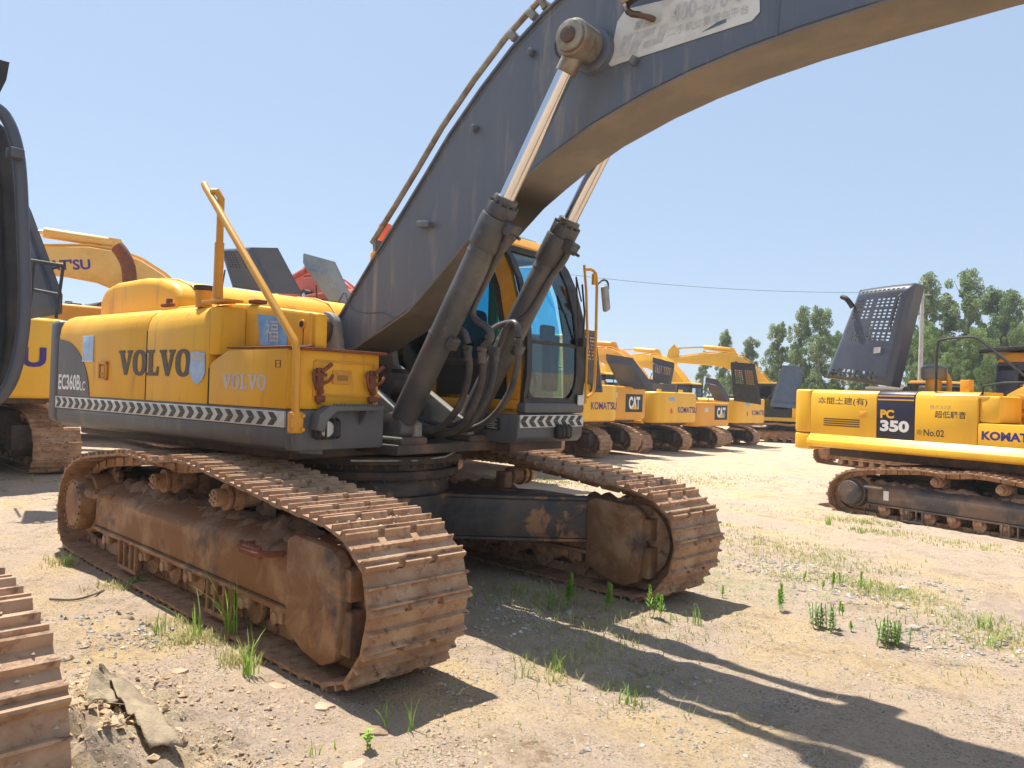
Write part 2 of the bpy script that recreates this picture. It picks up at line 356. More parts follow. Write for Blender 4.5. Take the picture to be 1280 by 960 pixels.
# ------------------------------------------------------------------ undercarriage
PATH = [(-2.25, 0), (0, 0), (1.4, 0), (2.08, 0), (2.3, .06), (2.42, .2), (2.49, .38), (2.49, .56), (2.42, .72), (2.26, .82), (2.0, .87), (1.7, .885), (1.3, .93), (.9, .97),
        (.5, 1.01), (.2, 1.035), (0, 1.03), (-.35, .975), (-.6, 1.0), (-.9, 1.0), (-1.25, .965), (-1.75, .91), (-2.1, .86), (-2.4, .74), (-2.55, .56), (-2.61, .36), (-2.55, .15), (-2.42, .03)]
def resample(path, n):
    P = [Vector((x, 0, z)) for x, z in path]; Q = P
    for _ in range(1):
        R_ = []
        for i in range(len(Q)):
            a, b = Q[i], Q[(i+1) % len(Q)]; R_ += [a*.75+b*.25, a*.25+b*.75]
        Q = R_
    seg = [(Q[(i+1) % len(Q)]-Q[i]).length for i in range(len(Q))]; tot = sum(seg); out = []
    for k in range(n):
        t = tot*k/n; i = 0
        while t > seg[i]: t -= seg[i]; i += 1
        out.append(Q[i].lerp(Q[(i+1) % len(Q)], t/seg[i]))
    return out, tot
def shoe_mb(w, pitch, hi=True):
    """one triple-grouser shoe: x along travel, z outward, y across"""
    B = MB(); h = pitch*.5+.012
    prof = lambda a: [(a, -.014), (h, -.022), (h, -.008), (h-.018, -.002), (h-.026, .033), (h-.034, .034), (h-.048, .002), (.010, 0), (.005, .030), (-.005, .030), (-.010, 0), (a+.046, 0), (a+.028, .031), (a+.018, .032), (a, .004)]
    if hi:
        nf = [(-h+.045, -.014), (h, -.022), (h, -.008), (h-.018, -.002), (h-.026, .033), (h-.034, .034), (h-.048, .002), (.010, 0), (.005, .030), (-.005, .030), (-.010, 0), (-h+.045, 0)]
        segs = [(-w/2, -.13, 0), (-.13, -.085, 1), (-.085, .085, 0), (.085, .13, 1), (.13, w/2, 0)]
        for y0, y1, cut in segs: B.prism(nf if cut else prof(-h), 'y', y0, y1)
    else:
        B.prism([(-h, -.014), (h, -.02), (h, 0), (h-.02, .026), (h-.045, .003), (.01, 0), (0, .022), (-.01, 0), (-h+.035, 0), (-h+.015, .026), (-h, .004)], 'y', -w/2, w/2)
    return B
SHOECACHE = {}
def undercarriage(root, detail=1, w=.66, gauge=1.37, path=PATH, n=50, framem=RUSTF, trackm=RUST, xm=XFR, skip=(), shoelabel=None, guard=True, seed=0):
    rnd = random.Random(seed)
    pts, tot = resample(path, n); pitch = tot/n
    for side in (-1, 1):
        if side in skip: continue
        yc = side*gauge
        chain = MB()
        for i, p in enumerate(pts):
            q = pts[(i+1) % n]; t = (q-p).normalized(); nr = Vector((-t.z, 0, t.x)) if False else Vector((t.z, 0, -t.x))
            if detail >= 1:
                c = (p+q)/2-nr*.062; ang = math.atan2(-t.z, t.x)
                R_ = Matrix.Rotation(ang, 4, 'Y')
                for yy in (-.095, .095): chain.box((c.x, yc+yy, c.z), (pitch*.92, .038, .085), rot=R_, bev=.012 if detail > 1 else 0, seg=1)
                if detail > 1:
                    chain.cyl((p.x-nr.x*.06, yc-.125, p.z-nr.z*.06), (p.x-nr.x*.06, yc+.125, p.z-nr.z*.06), .03, seg=10)
            else:
                c = (p+q)/2-nr*.06; chain.box((c.x, yc, c.z), (pitch*1.05, .2, .08), rot=Matrix.Rotation(math.atan2(-t.z, t.x), 4, 'Y'))
        key = (w, n, detail >= 2)
        if detail >= 2:
            tr = chain.obj('crawler_track', trackm, root)
            if key not in SHOECACHE: SHOECACHE[key] = shoe_mb(w, pitch).obj('track_shoe', trackm); 
            src = SHOECACHE[key]
            for i, p in enumerate(pts):
                q = pts[(i+1) % n]; c = (p+q)/2; t = (q-p).normalized()
                if src.parent is None and i == 0: o = src
                else: o = src.copy(); COL.objects.link(o)
                o.name = 'track_shoe'
                o.parent = tr; o.location = (c.x, yc+rnd.uniform(-.004, .004), c.z)
                # outward normal is (t.z,0,-t.x); build basis
                nr = Vector((t.z, 0, -t.x)); xx = -t
                M = Matrix(((xx.x, 0, nr.x), (0, 1, 0), (xx.z, 0, nr.z)))
                if M.determinant() < 0: M = Matrix(((-xx.x, 0, nr.x), (0, 1, 0), (-xx.z, 0, nr.z)))
                o.rotation_euler = M.to_euler()
        else:
            for i, p in enumerate(pts):
                q = pts[(i+1) % n]; c = (p+q)/2; t = (q-p).normalized(); nr = Vector((t.z, 0, -t.x)); xx = -t
                if Matrix(((xx.x, 0, nr.x), (0, 1, 0), (xx.z, 0, nr.z))).determinant() < 0: xx = t
                M = Matrix(((xx.x, 0, nr.x, c.x), (0, 1, 0, yc), (xx.z, 0, nr.z, c.z), (0, 0, 0, 1)))
                sb = shoe_mb(w, pitch, hi=detail >= 1); bmesh.ops.transform(sb.bm, matrix=M, verts=sb.bm.verts)
                sb._m = bpy.data.meshes.new('t'); sb.bm.to_mesh(sb._m); chain.bm.from_mesh(sb._m); bpy.data.meshes.remove(sb._m); sb.bm.free()
            tr = chain.obj('crawler_track', trackm, root)
        if detail >= 2:     # grit lying on the shoes
            G = MB(); g_r = random.Random(seed+side)
            for i, p in enumerate(pts):
                q = pts[(i+1) % n]; t = (q-p).normalized(); nr = Vector((t.z, 0, -t.x))
                if nr.z < .25 or g_r.random() < .12: continue
                for _ in range(g_r.choice((25, 60, 90, 120))):
                    f_ = g_r.choice((g_r.uniform(.06, .40), g_r.uniform(.58, .9))); yy = yc+g_r.gauss(0, w*.2)
                    if abs(yy-yc) > w*.47: continue
                    c = p.lerp(q, f_)+nr*.006; s_ = g_r.uniform(.004, .011)
                    v = [G.bm.verts.new((c.x+a*s_*g_r.uniform(.6, 1.3), yy+b*s_*g_r.uniform(.6, 1.3), c.z+d*s_*g_r.uniform(.5, 1))) for a, b, d in ((1, 0, 0), (-1, 0, 0), (0, 1, 0), (0, -1, 0), (0, 0, 1))]
                    for a, b in ((0, 2), (2, 1), (1, 3), (3, 0)): G.bm.faces.new((v[a], v[b], v[4]))
            tag(G.obj('grit', mat('pale_grit', (.62, .50, .36), (.42, .33, .24), vs=30, rough=.95), tr, smooth=None), kind='stuff')
        # side frame
        F = MB(); yi, yo = yc-.24, yc+.24
        # cross-section with sloping top shelf, extruded along x
        o_ = side*1.0
        sec = [(yc-o_*.24, .29), (yc-o_*.24, .60), (yc+o_*.06, .66), (yc+o_*.21, .60), (yc+o_*.24, .56), (yc+o_*.24, .29)]
        F.prism(sec, 'x', -1.80, 1.64, bev=.02)
        F.span((-1.82, yi-.02, .255), (1.64, yo+.02, .288), bev=.006)
        fr = F.obj('track_frame', framem, root)
        if guard:
            G = MB()
            gp = [(1.58, .20), (1.58, .70), (1.66, .735), (2.05, .715), (2.13, .66), (2.15, .40), (2.11, .13), (1.98, .07), (1.78, .10), (1.66, .15)]
            G.prism(gp, 'y', yc-.27, yc-.19, bev=.015); G.prism(gp, 'y', yc+.19, yc+.27, bev=.015)
            G.span((1.6, yc-.2, .60), (1.95, yc+.2, .70), bev=.01)
            G.span((2.08, yc-.235, .45), (2.19, yc-.12, .62), bev=.008); G.span((2.08, yc+.12, .45), (2.19, yc+.235, .62), bev=.008)
            G.span((2.06, yc-.235, .16), (2.2, yc-.13, .40), bev=.008); G.span((2.06, yc+.13, .16), (2.2, yc+.235, .40), bev=.008)
            G.obj('idler_guard', framem, root)
        I = MB(); I.cyl((2.02, yc-.09, .43), (2.02, yc+.09, .43), .36, seg=36, bev=.02); I.cyl((2.02, yc-.14, .43), (2.02, yc+.14, .43), .29, seg=36); I.obj('idler', trackm, root)
        sx, sz = -2.13, .44
        Sp = MB(); Sp.cyl((sx, yc-.03, sz), (sx, yc+.03, sz), .33, seg=40, bev=.006)
        for k in range(21):
            a = 2*pi*k/21; Sp.box((sx+cos(a)*.34, yc, sz+sin(a)*.34), (.07, .06, .045), rot=Matrix.Rotation(-a, 4, 'Y'), bev=.01, seg=1)
        spo = Sp.obj('sprocket', trackm, root)
        D = MB(); so = side
        D.cyl((sx, yc-so*.2, sz), (sx, yc+so*.2, sz), .27, seg=40, bev=.02); D.cyl((sx, yc+so*.2, sz), (sx, yc+so*.33, sz), .235, .225, seg=40, bev=.015)
        for k in range(20):
            a = 2*pi*k/20; D.cyl((sx+cos(a)*.205, yc+so*.33, sz+sin(a)*.205), (sx+cos(a)*.205, yc+so*.345, sz+sin(a)*.205), .012, seg=6)
        D.obj('final_drive_hub', framem, spo)
        TMo = MB(); TMo.cyl((sx, yc-so*.2, sz), (sx, yc-so*.52, sz), .20, seg=24, bev=.02); TMo.span((sx-.2, yc-so*.22, sz-.1), (sx+.42, yc-so*.56, sz+.30), bev=.04); TMo.obj('travel_motor_cover', RUSTD, root)
        # bracket that carries the final drive
        A = MB(); A.prism([(-2.2, .28), (-2.2, .60), (-1.7, .62), (-1.7, .28)], 'y', yc-so*.24, yc-so*.15, bev=.01); A.obj('final_drive_bracket', framem, root)
        if detail >= 1:
            for cx in (-.57, .50):
                c = MB(); zc_ = .80
                c.cyl((cx, yc-.10, zc_), (cx, yc+.10, zc_), .082, seg=20, bev=.008); c.cyl((cx, yc+so*.10, zc_), (cx, yc+so*.22, zc_), .062, seg=20, bev=.006)
                c.cyl((cx, yc+so*.12, zc_), (cx, yc+so*.14, zc_), .092, seg=20); c.cyl((cx, yc+so*.03, zc_), (cx, yc+so*.05, zc_), .10, seg=20)
                c.span((cx-.06, yc-so*.22, .6), (cx+.06, yc-so*.12, .84), bev=.01)
                for k in range(5):
                    a = 2*pi*k/5; c.cyl((cx+cos(a)*.035, yc+so*.22, zc_+sin(a)*.035), (cx+cos(a)*.035, yc+so*.235, zc_+sin(a)*.035), .011, seg=6)
                c.obj('carrier_roller', trackm, root)
        for k in range(8):
            cx = -1.5+k*.42; r = MB()
            if detail >= 1:
                r.cyl((cx, yc-.15, .17), (cx, yc+.15, .17), .085, seg=16, bev=.008)
                for yy in (-.15, .15): r.cyl((cx, yc+yy-.012, .17), (cx, yc+yy+.012, .17), .11, seg=16)
                r.cyl((cx, yc-.262, .205), (cx, yc+.262, .205), .035, seg=12)
                for yy in (-.22, .22): r.box((cx, yc+yy, .225), (.15, .06, .10), bev=.02)
            else: r.cyl((cx, yc-.2, .17), (cx, yc+.2, .17), .1, seg=10)
            r.obj('track_roller', trackm, root)
        if detail >= 1:
            for cx in (-.9, .75):    # roller guards
                g = MB(); yy = yc+so*.262
                for q in (-.17, -.06, .07, .18): g.span((cx+q-.012, yy-.02, .07), (cx+q+.012, yy+.01, .27), bev=.004)
                g.span((cx-.20, yy-.02, .055), (cx+.21, yy+.012, .085), bev=.005); g.obj('roller_guard', framem, root)
            for cx in ((-1.62, 1.28) if so < 0 or True else ()):    # serrated steps
                s_ = MB(); y0 = yc+so*.24; y1 = yc+so*.33; zt = .585
                s_.tube([(cx-.2, y0-so*.03, zt), (cx-.19, y1-so*.015, zt), (cx-.14, y1, zt), (cx+.1, y1, zt), (cx+.17, y1-so*.02, zt+.005), (cx+.19, y0-so*.03, zt)], .02, smooth=1)
                s_.box((cx-.02, y1, zt), (.26, .016, .06), bev=.003)
                for q in range(9): s_.box((cx-.14+q*.03, y1, zt+.035), (.014, .016, .018))
                s_.obj('step', RUSTR if cx > 0 else framem, root)
            mud = MB(); nX, nY = 130, 16; rows = []
            for i in range(nX+1):
                x = -1.78+3.5*i/nX; row = []
                for j in range(nY+1):
                    t = j/nY; y = yc-so*.22+so*.43*t
                    base = .655 if t < .7 else .655-(t-.7)*.2
                    hh = .10*(1-abs(t*2-.9)**2)*(.7+.9*noise.noise(Vector((x*2.2, y*3+seed, 1))))+.05*noise.noise(Vector((x*9, y*9, 4+seed)))+.03*abs(noise.noise(Vector((x*23, y*23, seed))))
                    row.append(mud.bm.verts.new((x, y, max(base-.07+max(hh, 0)*1.2+(.0 if 0 < j < nY and 0 < i < nX else -.05), .52))))
                rows.append(row)
            for i in range(nX):
                for j in range(nY): mud.bm.faces.new((rows[i][j], rows[i+1][j], rows[i+1][j+1], rows[i][j+1]))
            mud.obj('dried_mud', MUD, fr, smooth=80)
    # X frame
    X = MB()
    for sx_ in (1, -1):
        for sy in (1, -1):
            pl = [(.15*sx_, .55*sy), (.72*sx_, .25*sy), (1.12*sx_, .62*sy), (1.6*sx_, 1.14*sy), (1.0*sx_, 1.16*sy), (.62*sx_, .92*sy)]
            X.prism(pl, 'z', .38, .70, bev=.02); X.prism([(p[0]*1.015, p[1]*1.01) for p in pl], 'z', .70, .725, bev=.005); X.prism([(p[0]*1.015, p[1]*1.01) for p in pl], 'z', .355, .378, bev=.005)
    X.cyl((0, 0, .40), (0, 0, .72), .78, seg=40); X.cyl((0, 0, .72), (0, 0, .86), .72, .70, seg=48, bev=.01)
    X.obj('cross_frame', xm, root)
    if detail >= 1: MB().prism([(-1.98, .42), (-1.98, .74), (-1.85, .95), (-.45, .97), (-.45, .30), (-1.5, .30)], 'y', -1.02, 1.02, bev=.03).obj('gap_blocking_box', RUSTD, root)  # added box, keeps bright ground from showing through the dark gap
    Rg = MB(); Rg.cyl((0, 0, .86), (0, 0, .93), .80, seg=56, bev=.012); Rg.cyl((0, 0, .93), (0, 0, .985), .74, seg=56); Rg.cyl((0, 0, .985), (0, 0, 1.05), .83, seg=56, bev=.01)
    if detail >= 1:
        for k in range(44):
            a = 2*pi*k/44
            Rg.cyl((cos(a)*.765, sin(a)*.765, .84), (cos(a)*.765, sin(a)*.765, .862), .016, seg=6)
            Rg.cyl((cos(a)*.79, sin(a)*.79, .955), (cos(a)*.79, sin(a)*.79, .985), .016, seg=6)
    Rg.obj('swing_ring', RUSTD, root)
    return pts

# ------------------------------------------------------------------ perforated panel helper (raised hoods, grilles)
def holes_slab(B, f, nu, nv, holes, th):
    """f(u,v)->point, normal; nu x nv cells; holes = set of cells left open; thickness th along normal"""
    ga, gb = {}, {}
    def vert(d, i, j, off):
        if (i, j) not in d:
            p, n = f(i/nu, j/nv); d[(i, j)] = B.bm.verts.new(p+n*off)
        return d[(i, j)]
    solid = lambda i, j: 0 <= i < nu and 0 <= j < nv and (i, j) not in holes
    for i in range(nu):
        for j in range(nv):
            if not solid(i, j): continue
            A = [vert(ga, i, j, 0), vert(ga, i+1, j, 0), vert(ga, i+1, j+1, 0), vert(ga, i, j+1, 0)]
            C = [vert(gb, i, j, -th), vert(gb, i+1, j, -th), vert(gb, i+1, j+1, -th), vert(gb, i, j+1, -th)]
            B.bm.faces.new(A); B.bm.faces.new(C[::-1])
            for (di, dj, a, b) in ((0, -1, 0, 1), (1, 0, 1, 2), (0, 1, 2, 3), (-1, 0, 3, 0)):
                if not solid(i+di, j+dj): B.bm.faces.new((A[b], A[a], C[a], C[b]))
def raised_hood(parent, C, depth_vec, m, nu=24, nv=34, holes=None, rot=0, name='raised_engine_hood', bulge=.0):
    """C = BL,BR,TR,TL corners of the outer skin; the rim goes back along depth_vec"""
    C = [Vector(c) for c in C]; dv = Vector(depth_vec)
    nrm = (C[1]-C[0]).cross(C[3]-C[0]).normalized()
    if nrm.dot(dv) > 0: nrm = -nrm
    def f(u, v):
        p = (C[0]*(1-u)+C[1]*u)*(1-v)+(C[3]*(1-u)+C[2]*u)*v
        e = min(u, 1-u, v, 1-v); k = ss(0, .07, e)
        return p-nrm*(.06*(1-k))+nrm*bulge*(1-(2*u-1)**2), nrm
    B = MB(); holes_slab(B, f, nu, nv, holes or set(), .02)
    P = [f(0, 0)[0], f(1, 0)[0], f(1, 1)[0], f(0, 1)[0]]
    n = 10
    for a, b in ((0, 1), (1, 2), (2, 3), (3, 0)):
        for k in range(n):
            p, q = P[a].lerp(P[b], k/n), P[a].lerp(P[b], (k+1)/n)
            B.quad(p, q, q+dv, p+dv); B.quad(p-nrm*.018, q-nrm*.018, q+dv-nrm*.018, p+dv-nrm*.018)
    return B.obj(name, m, parent, rot=rot, smooth=50)
def rect_holes(u0, u1, v0, v1, nu=None, nv=None, step=2):
    return {(i, j) for i in range(u0, u1) for j in range(v0, v1) if (i-u0) % step == 0 and (j-v0) % step == 0}
# ================================================================== main excavator
TH = rad(6.3)
ex = thing('crawler_excavator', 'large foreground excavator with arched dark grey boom and black-and-white chevron strips', 'excavator')
undercarriage(ex, detail=2, seed=3)

def up(B, name, m, parent=None, **k):     # part of the slewed upper works
    return B.obj(name, m, parent if parent else ex, rot=0 if parent else TH, **k)

B = MB(); B.span((-2.7, -1.25, 1.06), (.62, 1.25, 1.2), bev=.02); B.span((.60, -.66, 1.10), (1.08, .46, 1.175), bev=.01); B.span((.60, .47, 1.09), (1.22, 1.22, 1.168), bev=.01)
up(B, 'upper_deck', RUSTD)
# counterweight
plan = [(-2.715, -1.475), (-2.86, -1.47), (-3.0, -1.42), (-3.12, -1.3), (-3.22, -1.1), (-3.28, -.7), (-3.3, 0), (-3.28, .7), (-3.22, 1.1), (-3.12, 1.3), (-3.0, 1.42), (-2.86, 1.47), (-2.715, 1.475)]
B = MB(); B.prism(plan, 'z', 1.17, 2.13, bev=.05, seg=3); up(B, 'counterweight', GREY)
# side doors
def sidesec(y0=-1.46, zt=2.19, inner=-1.0): return [(y0, 1.425), (y0, 1.98), (y0+.012, 2.05), (y0+.035, 2.10), (y0+.075, 2.14), (y0+.14, 2.17), (y0+.25, 2.185), (inner, zt), (inner, 1.425)]
d1 = up(MB().prism(sidesec(), 'x', -2.70, -1.037, bev=.004), 'side_door', YEL)
d2 = up(MB().prism(sidesec(), 'x', -1.020, -.101, bev=.004), 'side_door', YEL)
up(MB().prism([(-y, z) for y, z in sidesec()], 'x', -2.70, .0, bev=.008), 'side_door', YEL)
FY = -1.462
B = MB(); B.span((-1.0362, -1.4595, 1.43), (-1.0208, -1.30, 1.98)); up(B, 'door_gap_shade', DARK, d2)  # near-black filler strip, the shade of the door gap put into colour
B = MB(); B.span((-.1005, -1.4595, 1.43), (-.0865, -1.30, 1.69)); up(B, 'door_gap_shade', DARK, d2)
arc = [(-2.695, 1.43), (-2.03, 1.43)]
for k in range(1, 13):
    a = k/12; arc.append((-2.03-.60*(1-cos(a*pi/2))-.065*a, 1.43+.515*sin(a*pi/2)))
arc.append((-2.695, 1.95))
U, Z = (1, 0, 0), (0, 0, 1)
B = MB(); B.slab([(p[0], p[1]) for p in arc], (0, FY, 0), U, Z, .004); up(B, 'painted_corner', GREY, d1)
text('EC360B', WHT2, d1, (-2.67, FY-.005, 1.475), U, Z, .46, .145, bold=.025)
text('LC', WHT2, d1, (-2.205, FY-.005, 1.475), U, Z, .10, .085, bold=.02)
B = MB(); B.box((-2.08, FY-.002, 1.85), (.21, .006, .23), bev=.002); st = up(B, 'sticker', PALEB, d1)
B = MB(); B.slab([(-2.185, 1.735), (-1.975, 1.735), (-1.975, 1.742), (-2.178, 1.742), (-2.178, 1.958), (-2.185, 1.965)], (0, FY-.005, 0), U, Z, .002); up(B, 'sticker_edge', WHT2, st)
for r_ in range(6): pass
B = MB()
for (a, b, c, d) in ((-1.845, -1.69, 1.715, 1.735), (-1.845, -1.69, 1.575, 1.595), (-1.845, -1.825, 1.575, 1.735), (-1.71, -1.69, 1.575, 1.735)): B.span((a, FY-.018, c), (b, FY, d), bev=.003)
B.span((-1.80, FY-.012, 1.6), (-1.735, FY, 1.70), bev=.004); B.cyl((-1.77, FY-.022, 1.63), (-1.77, FY, 1.63), .012)
up(B, 'door_handle', YELO, d1)
slabletters((-1.49, FY, 1.625), U, Z, 1.165, .205, BROWN, d2)
B = MB(); B.slab([(-.345, 1.80), (-.25, 1.815), (-.14, 1.80), (-.14, 1.76), (-.13, 1.66), (-.17, 1.60), (-.24, 1.565), (-.31, 1.60), (-.35, 1.66), (-.335, 1.76)], (0, FY-.004, 0), U, Z, .003); sh = up(B, 'shield_sticker', PALEB, d2)
B = MB(); B.span((-.325, FY-.0085, 1.745), (-.155, FY-.007, 1.79)); up(B, 'sticker_band', SILV, sh)
# upper tool cabinet, set back, with rounded shoulder
B = MB(); B.prism([(-.09, 1.83), (-.09, 2.185), (.12, 2.17), (.93, 2.075), (.93, 1.83)], 'y', -1.30, -1.19, bev=.03); B.prism([(-.085, 1.83), (-.085, 2.15), (.05, 2.14), (.05, 1.83)], 'y', -1.2, -.76, bev=.02)
B.prism([(-.095, -1.462), (.0, -1.43), (.06, -1.36), (.12, -1.302), (-.095, -1.302)], 'z', 1.79, 2.14, bev=.01)
cb = up(B, 'pump_cabinet', YEL)
B = MB(); B.span((.885, -1.318, 1.84), (.90, -1.302, 2.07)); 
for (x, z) in ((.02, 2.09), (.06, 1.90), (.79, 2.0)):
    up(MB().cyl((x, -1.303, z), (x, -1.310, z), .034, seg=20, bev=.003), 'bolt_boss', YELO, cb)
up(B, 'panel_edge', YELO, cb)
B = MB()
for (x, z) in ((.02, 2.09), (.06, 1.90), (.79, 2.0)): B.cyl((x, -1.311, z), (x, -1.3125, z), .022, seg=16)
for (x, z) in ((.025, 2.0), (.80, 1.91)): B.span((x-.003, -1.3025, z-.07), (x+.003, -1.301, z+.06))
up(B, 'bolt_hole_shade', DARK, cb)  # flat near-black discs paint the shade inside the bolt holes
B = MB(); B.slab([(.262, 2.088), (.60, 2.048), (.628, 1.858), (.315, 1.862)], (0, -1.302, 0), U, Z, .003); st = up(B, 'sticker', SKYB, cb)
text('福', SILV, st, (.36, -1.306, 1.885), (.98, 0, -.05), Z, .17, .16, bold=.005, name='sticker_print')
# lower tool box with lid
B = MB(); B.prism([(-.085, 1.425), (-.085, 1.70), (-.06, 1.735), (.10, 1.80), (.18, 1.83), (.86, 1.83), (.86, 1.425)], 'y', -1.462, -.75, bev=.012)
tb = up(B, 'tool_box', YEL)
B = MB(); B.prism([(.80, -1.462), (.88, -1.455), (.93, -1.42), (.95, -1.36), (.95, -.74), (.80, -.74)], 'z', 1.425, 1.825, bev=.018)
fr_ = up(B, 'tool_box_front', YEL)
B = MB()
for a in ((.948, -1.31, 1.745, .962, -.80, 1.76), (.948, -1.325, 1.515, .964, -.74, 1.53)): B.span(a[:3], a[3:], bev=.004)
B.span((.949, -1.325, 1.52), (.962, -1.31, 1.75), bev=.003); B.span((.949, -.80, 1.52), (.962, -.785, 1.75), bev=.003)
up(B, 'lid_ridge', YELO, fr_)
B = MB(); B.span((.15, -1.47, 1.83), (.93, -1.30, 1.842), bev=.003); B.span((.93, -1.44, 1.818), (.985, -.70, 1.838), bev=.004)
B.tube([(.10, -1.335, 1.845), (.95, -1.335, 1.848)], .008); up(B, 'rusty_step_edge', RUSTR, tb)
for yy in (-1.28, -.82):
    B = MB(); B.box((.965, yy, 1.63), (.028, .055, .15), bev=.008); B.cyl((.972, yy-.05, 1.66), (.972, yy+.05, 1.66), .011); B.cyl((.99, yy, 1.68), (1.0, yy+.07, 1.735), .014)
    B.tube([(.968, yy-.045, 1.69), (.995, yy-.075, 1.65), (.985, yy-.05, 1.59), (.97, yy+.0, 1.55)], .011, smooth=1)
    B.tube([(.968, yy+.02, 1.6), (.995, yy+.06, 1.62), (.99, yy+.09, 1.66)], .012, smooth=1)
    B.box((.97, yy+.005, 1.50), (.03, .075, .045), bev=.01); B.ball((.985, yy, 1.55), .022); B.cyl((.968, yy, 1.46), (.968, yy, 1.54), .012)
    up(B, 'toggle_latch', RUSTR, fr_)
B = MB(); B.span((.949, -1.165, 1.60), (.960, -1.0, 1.695), bev=.004); B.span((.958, -1.135, 1.665), (.968, -1.03, 1.68), bev=.002); hd = up(B, 'lid_handle', YELO, fr_)
B = MB(); B.span((.9605, -1.13, 1.625), (.9615, -1.035, 1.66)); up(B, 'recess_shade', mat('shadowed_paint', (.30, .15, .02)), hd)  # flat darker yellow strip, shade of the handle recess put into its colour
slabletters((.10, FY, 1.545), U, Z, .54, .105, SILV, tb)
B = MB()
for (x, z) in ((.73, 1.73), (.765, 1.73)):
    for q in (0, .022, .044): B.span((x, FY-.003, z-.03+q), (x+.022, FY, z-.026+q))
    B.span((x if x < .75 else x+.018, FY-.003, z-.03), (x+.004 if x < .75 else x+.022, FY, z+.018))
up(B, 'small_print', BLKP, tb)
# chevron strip + skirt
B = MB(); B.span((-2.715, -1.474, 1.305), (.86, -1.455, 1.412), bev=.002); cs = up(B, 'chevron_strip', WHITE)
def chev(B, x0, z0, h, wd, O, u, dirn=1):
    m_ = h/2; a = wd; s_ = .045*dirn
    B.slab([(x0, z0), (x0+a, z0), (x0+a+s_, z0+m_), (x0+s_, z0+m_)], O, u, Z, .003)
    B.slab([(x0+s_, z0+m_+.002), (x0+a+s_, z0+m_+.002), (x0+a, z0+h), (x0, z0+h)], O, u, Z, .003)
B = MB(); n_ = 27
for k in range(n_): chev(B, -2.69+k*3.5/n_, 1.315, .087, .062, (0, -1.475, 0), U)
up(B, 'chevrons', BLKP, cs)
B = MB(); B.prism([(-1.462, 1.303), (-1.462, 1.22), (-1.44, 1.17), (-1.38, 1.135), (-1.2, 1.12), (-1.2, 1.303)], 'x', -2.715, .93, bev=.01)
B.span((-2.7, -1.462, 1.412), (.86, -1.3, 1.424))
up(B, 'side_skirt', GREY)
up(MB().prism([(1.462, 1.42), (1.462, 1.22), (1.44, 1.17), (1.38, 1.135), (1.2, 1.12), (1.2, 1.42)], 'x', -2.715, .5, bev=.01), 'side_skirt', GREY)
B = MB(); B.prism([(.86, -1.462), (.92, -1.455), (.965, -1.41), (.97, -.70), (.86, -.70)], 'z', 1.155, 1.424, bev=.012); fp = up(B, 'front_plate', GREY)
B = MB(); B.prism([(-1.36, 1.30), (-1.34, 1.40), (-1.26, 1.455), (-.78, 1.455), (-.78, 1.425), (-1.2, 1.42), (-1.27, 1.36), (-1.30, 1.28)], 'x', .972, 1.06, bev=.004)
for q in range(20): B.box((1.055, -1.22+q*.022, 1.462), (.012, .010, .014))
B.prism([(.97, 1.42), (1.05, 1.42), (.97, 1.32)], 'y', -.93, -.915)
up(B, 'front_step', GREY, fp)
B = MB(); B.box((.985, -1.235, 1.30), (.05, .20, .13), bev=.02); hl = up(B, 'headlight', BLK, fp)
B = MB(); B.cyl((.99, -1.24, 1.30), (1.02, -1.24, 1.30), .055, seg=24, bev=.01); up(B, 'lens', mat('lamp_lens', (.72, .72, .68), rough=.15), hl)
B = MB()
for q in (-1.32, -1.275, -1.205, -1.16): B.tube([(1.0, q, 1.37), (1.045, q, 1.35), (1.045, q, 1.25), (1.0, q, 1.235)], .008)
for z in (1.362, 1.238): B.tube([(1.01, -1.33, z), (1.01, -1.15, z)], .008)
up(B, 'guard_bars', BLK, hl)
# handrail
B = MB(); B.tube([(.985, -1.475, 1.30), (.985, -1.478, 1.45), (.98, -1.478, 1.80), (.945, -1.475, 1.875), (-.235, -1.45, 3.035), (-.275, -1.44, 3.07)], .026, seg=14)
B.box((.985, -1.475, 1.345), (.05, .10, .14), bev=.015)
for yy in (-1.51, -1.44):
    for zz in (1.30, 1.39): B.cyl((1.005, yy, zz), (1.025, yy, zz), .013, seg=6)
up(B, 'handrail', YELO)
B = MB(); B.tube([(-.10, -1.405, 2.2), (-.10, -1.405, 2.95), (-.13, -1.42, 3.0), (-.17, -1.44, 3.0)], .026, seg=12); B.tube([(-.10, -1.405, 2.2), (-.10, -1.405, 2.62)], .034, seg=12)
B.prism([(-.15, 2.17), (-.06, 2.17), (-.07, 2.32), (-.13, 2.32)], 'y', -1.43, -1.38, bev=.004); B.box((-.08, -1.38, 2.185), (.34, .14, .02), bev=.004)
up(B, 'handrail_post', YELO)
# hood
B = MB(); B.prism([(-2.62, 2.12), (-2.60, 2.36), (-2.50, 2.46), (-2.30, 2.50), (-1.75, 2.51), (-1.45, 2.48), (-1.22, 2.42), (-1.10, 2.30), (-1.10, 2.12)], 'y', -1.16, 1.15, bev=.07, seg=4); hd_ = up(B, 'engine_hood', YEL)
hump = [(-2.62, 2.2), (-2.60, 2.36), (-2.50, 2.465), (-2.30, 2.505), (-1.75, 2.515), (-1.45, 2.485), (-1.215, 2.42), (-1.095, 2.30), (-1.095, 2.18)]
for yy in (-.98, .50): up(MB().tube([(x, yy, z) for x, z in hump], .012, seg=8), 'hood_seam', YEL, hd_)
B = MB(); B.prism([(-1.2, 2.22), (-.50, 2.22), (-.41, 2.16), (-.41, 1.9), (-1.2, 1.9)], 'y', -1.17, 1.3, bev=.03, seg=3)
up(B, 'front_hood', YEL)
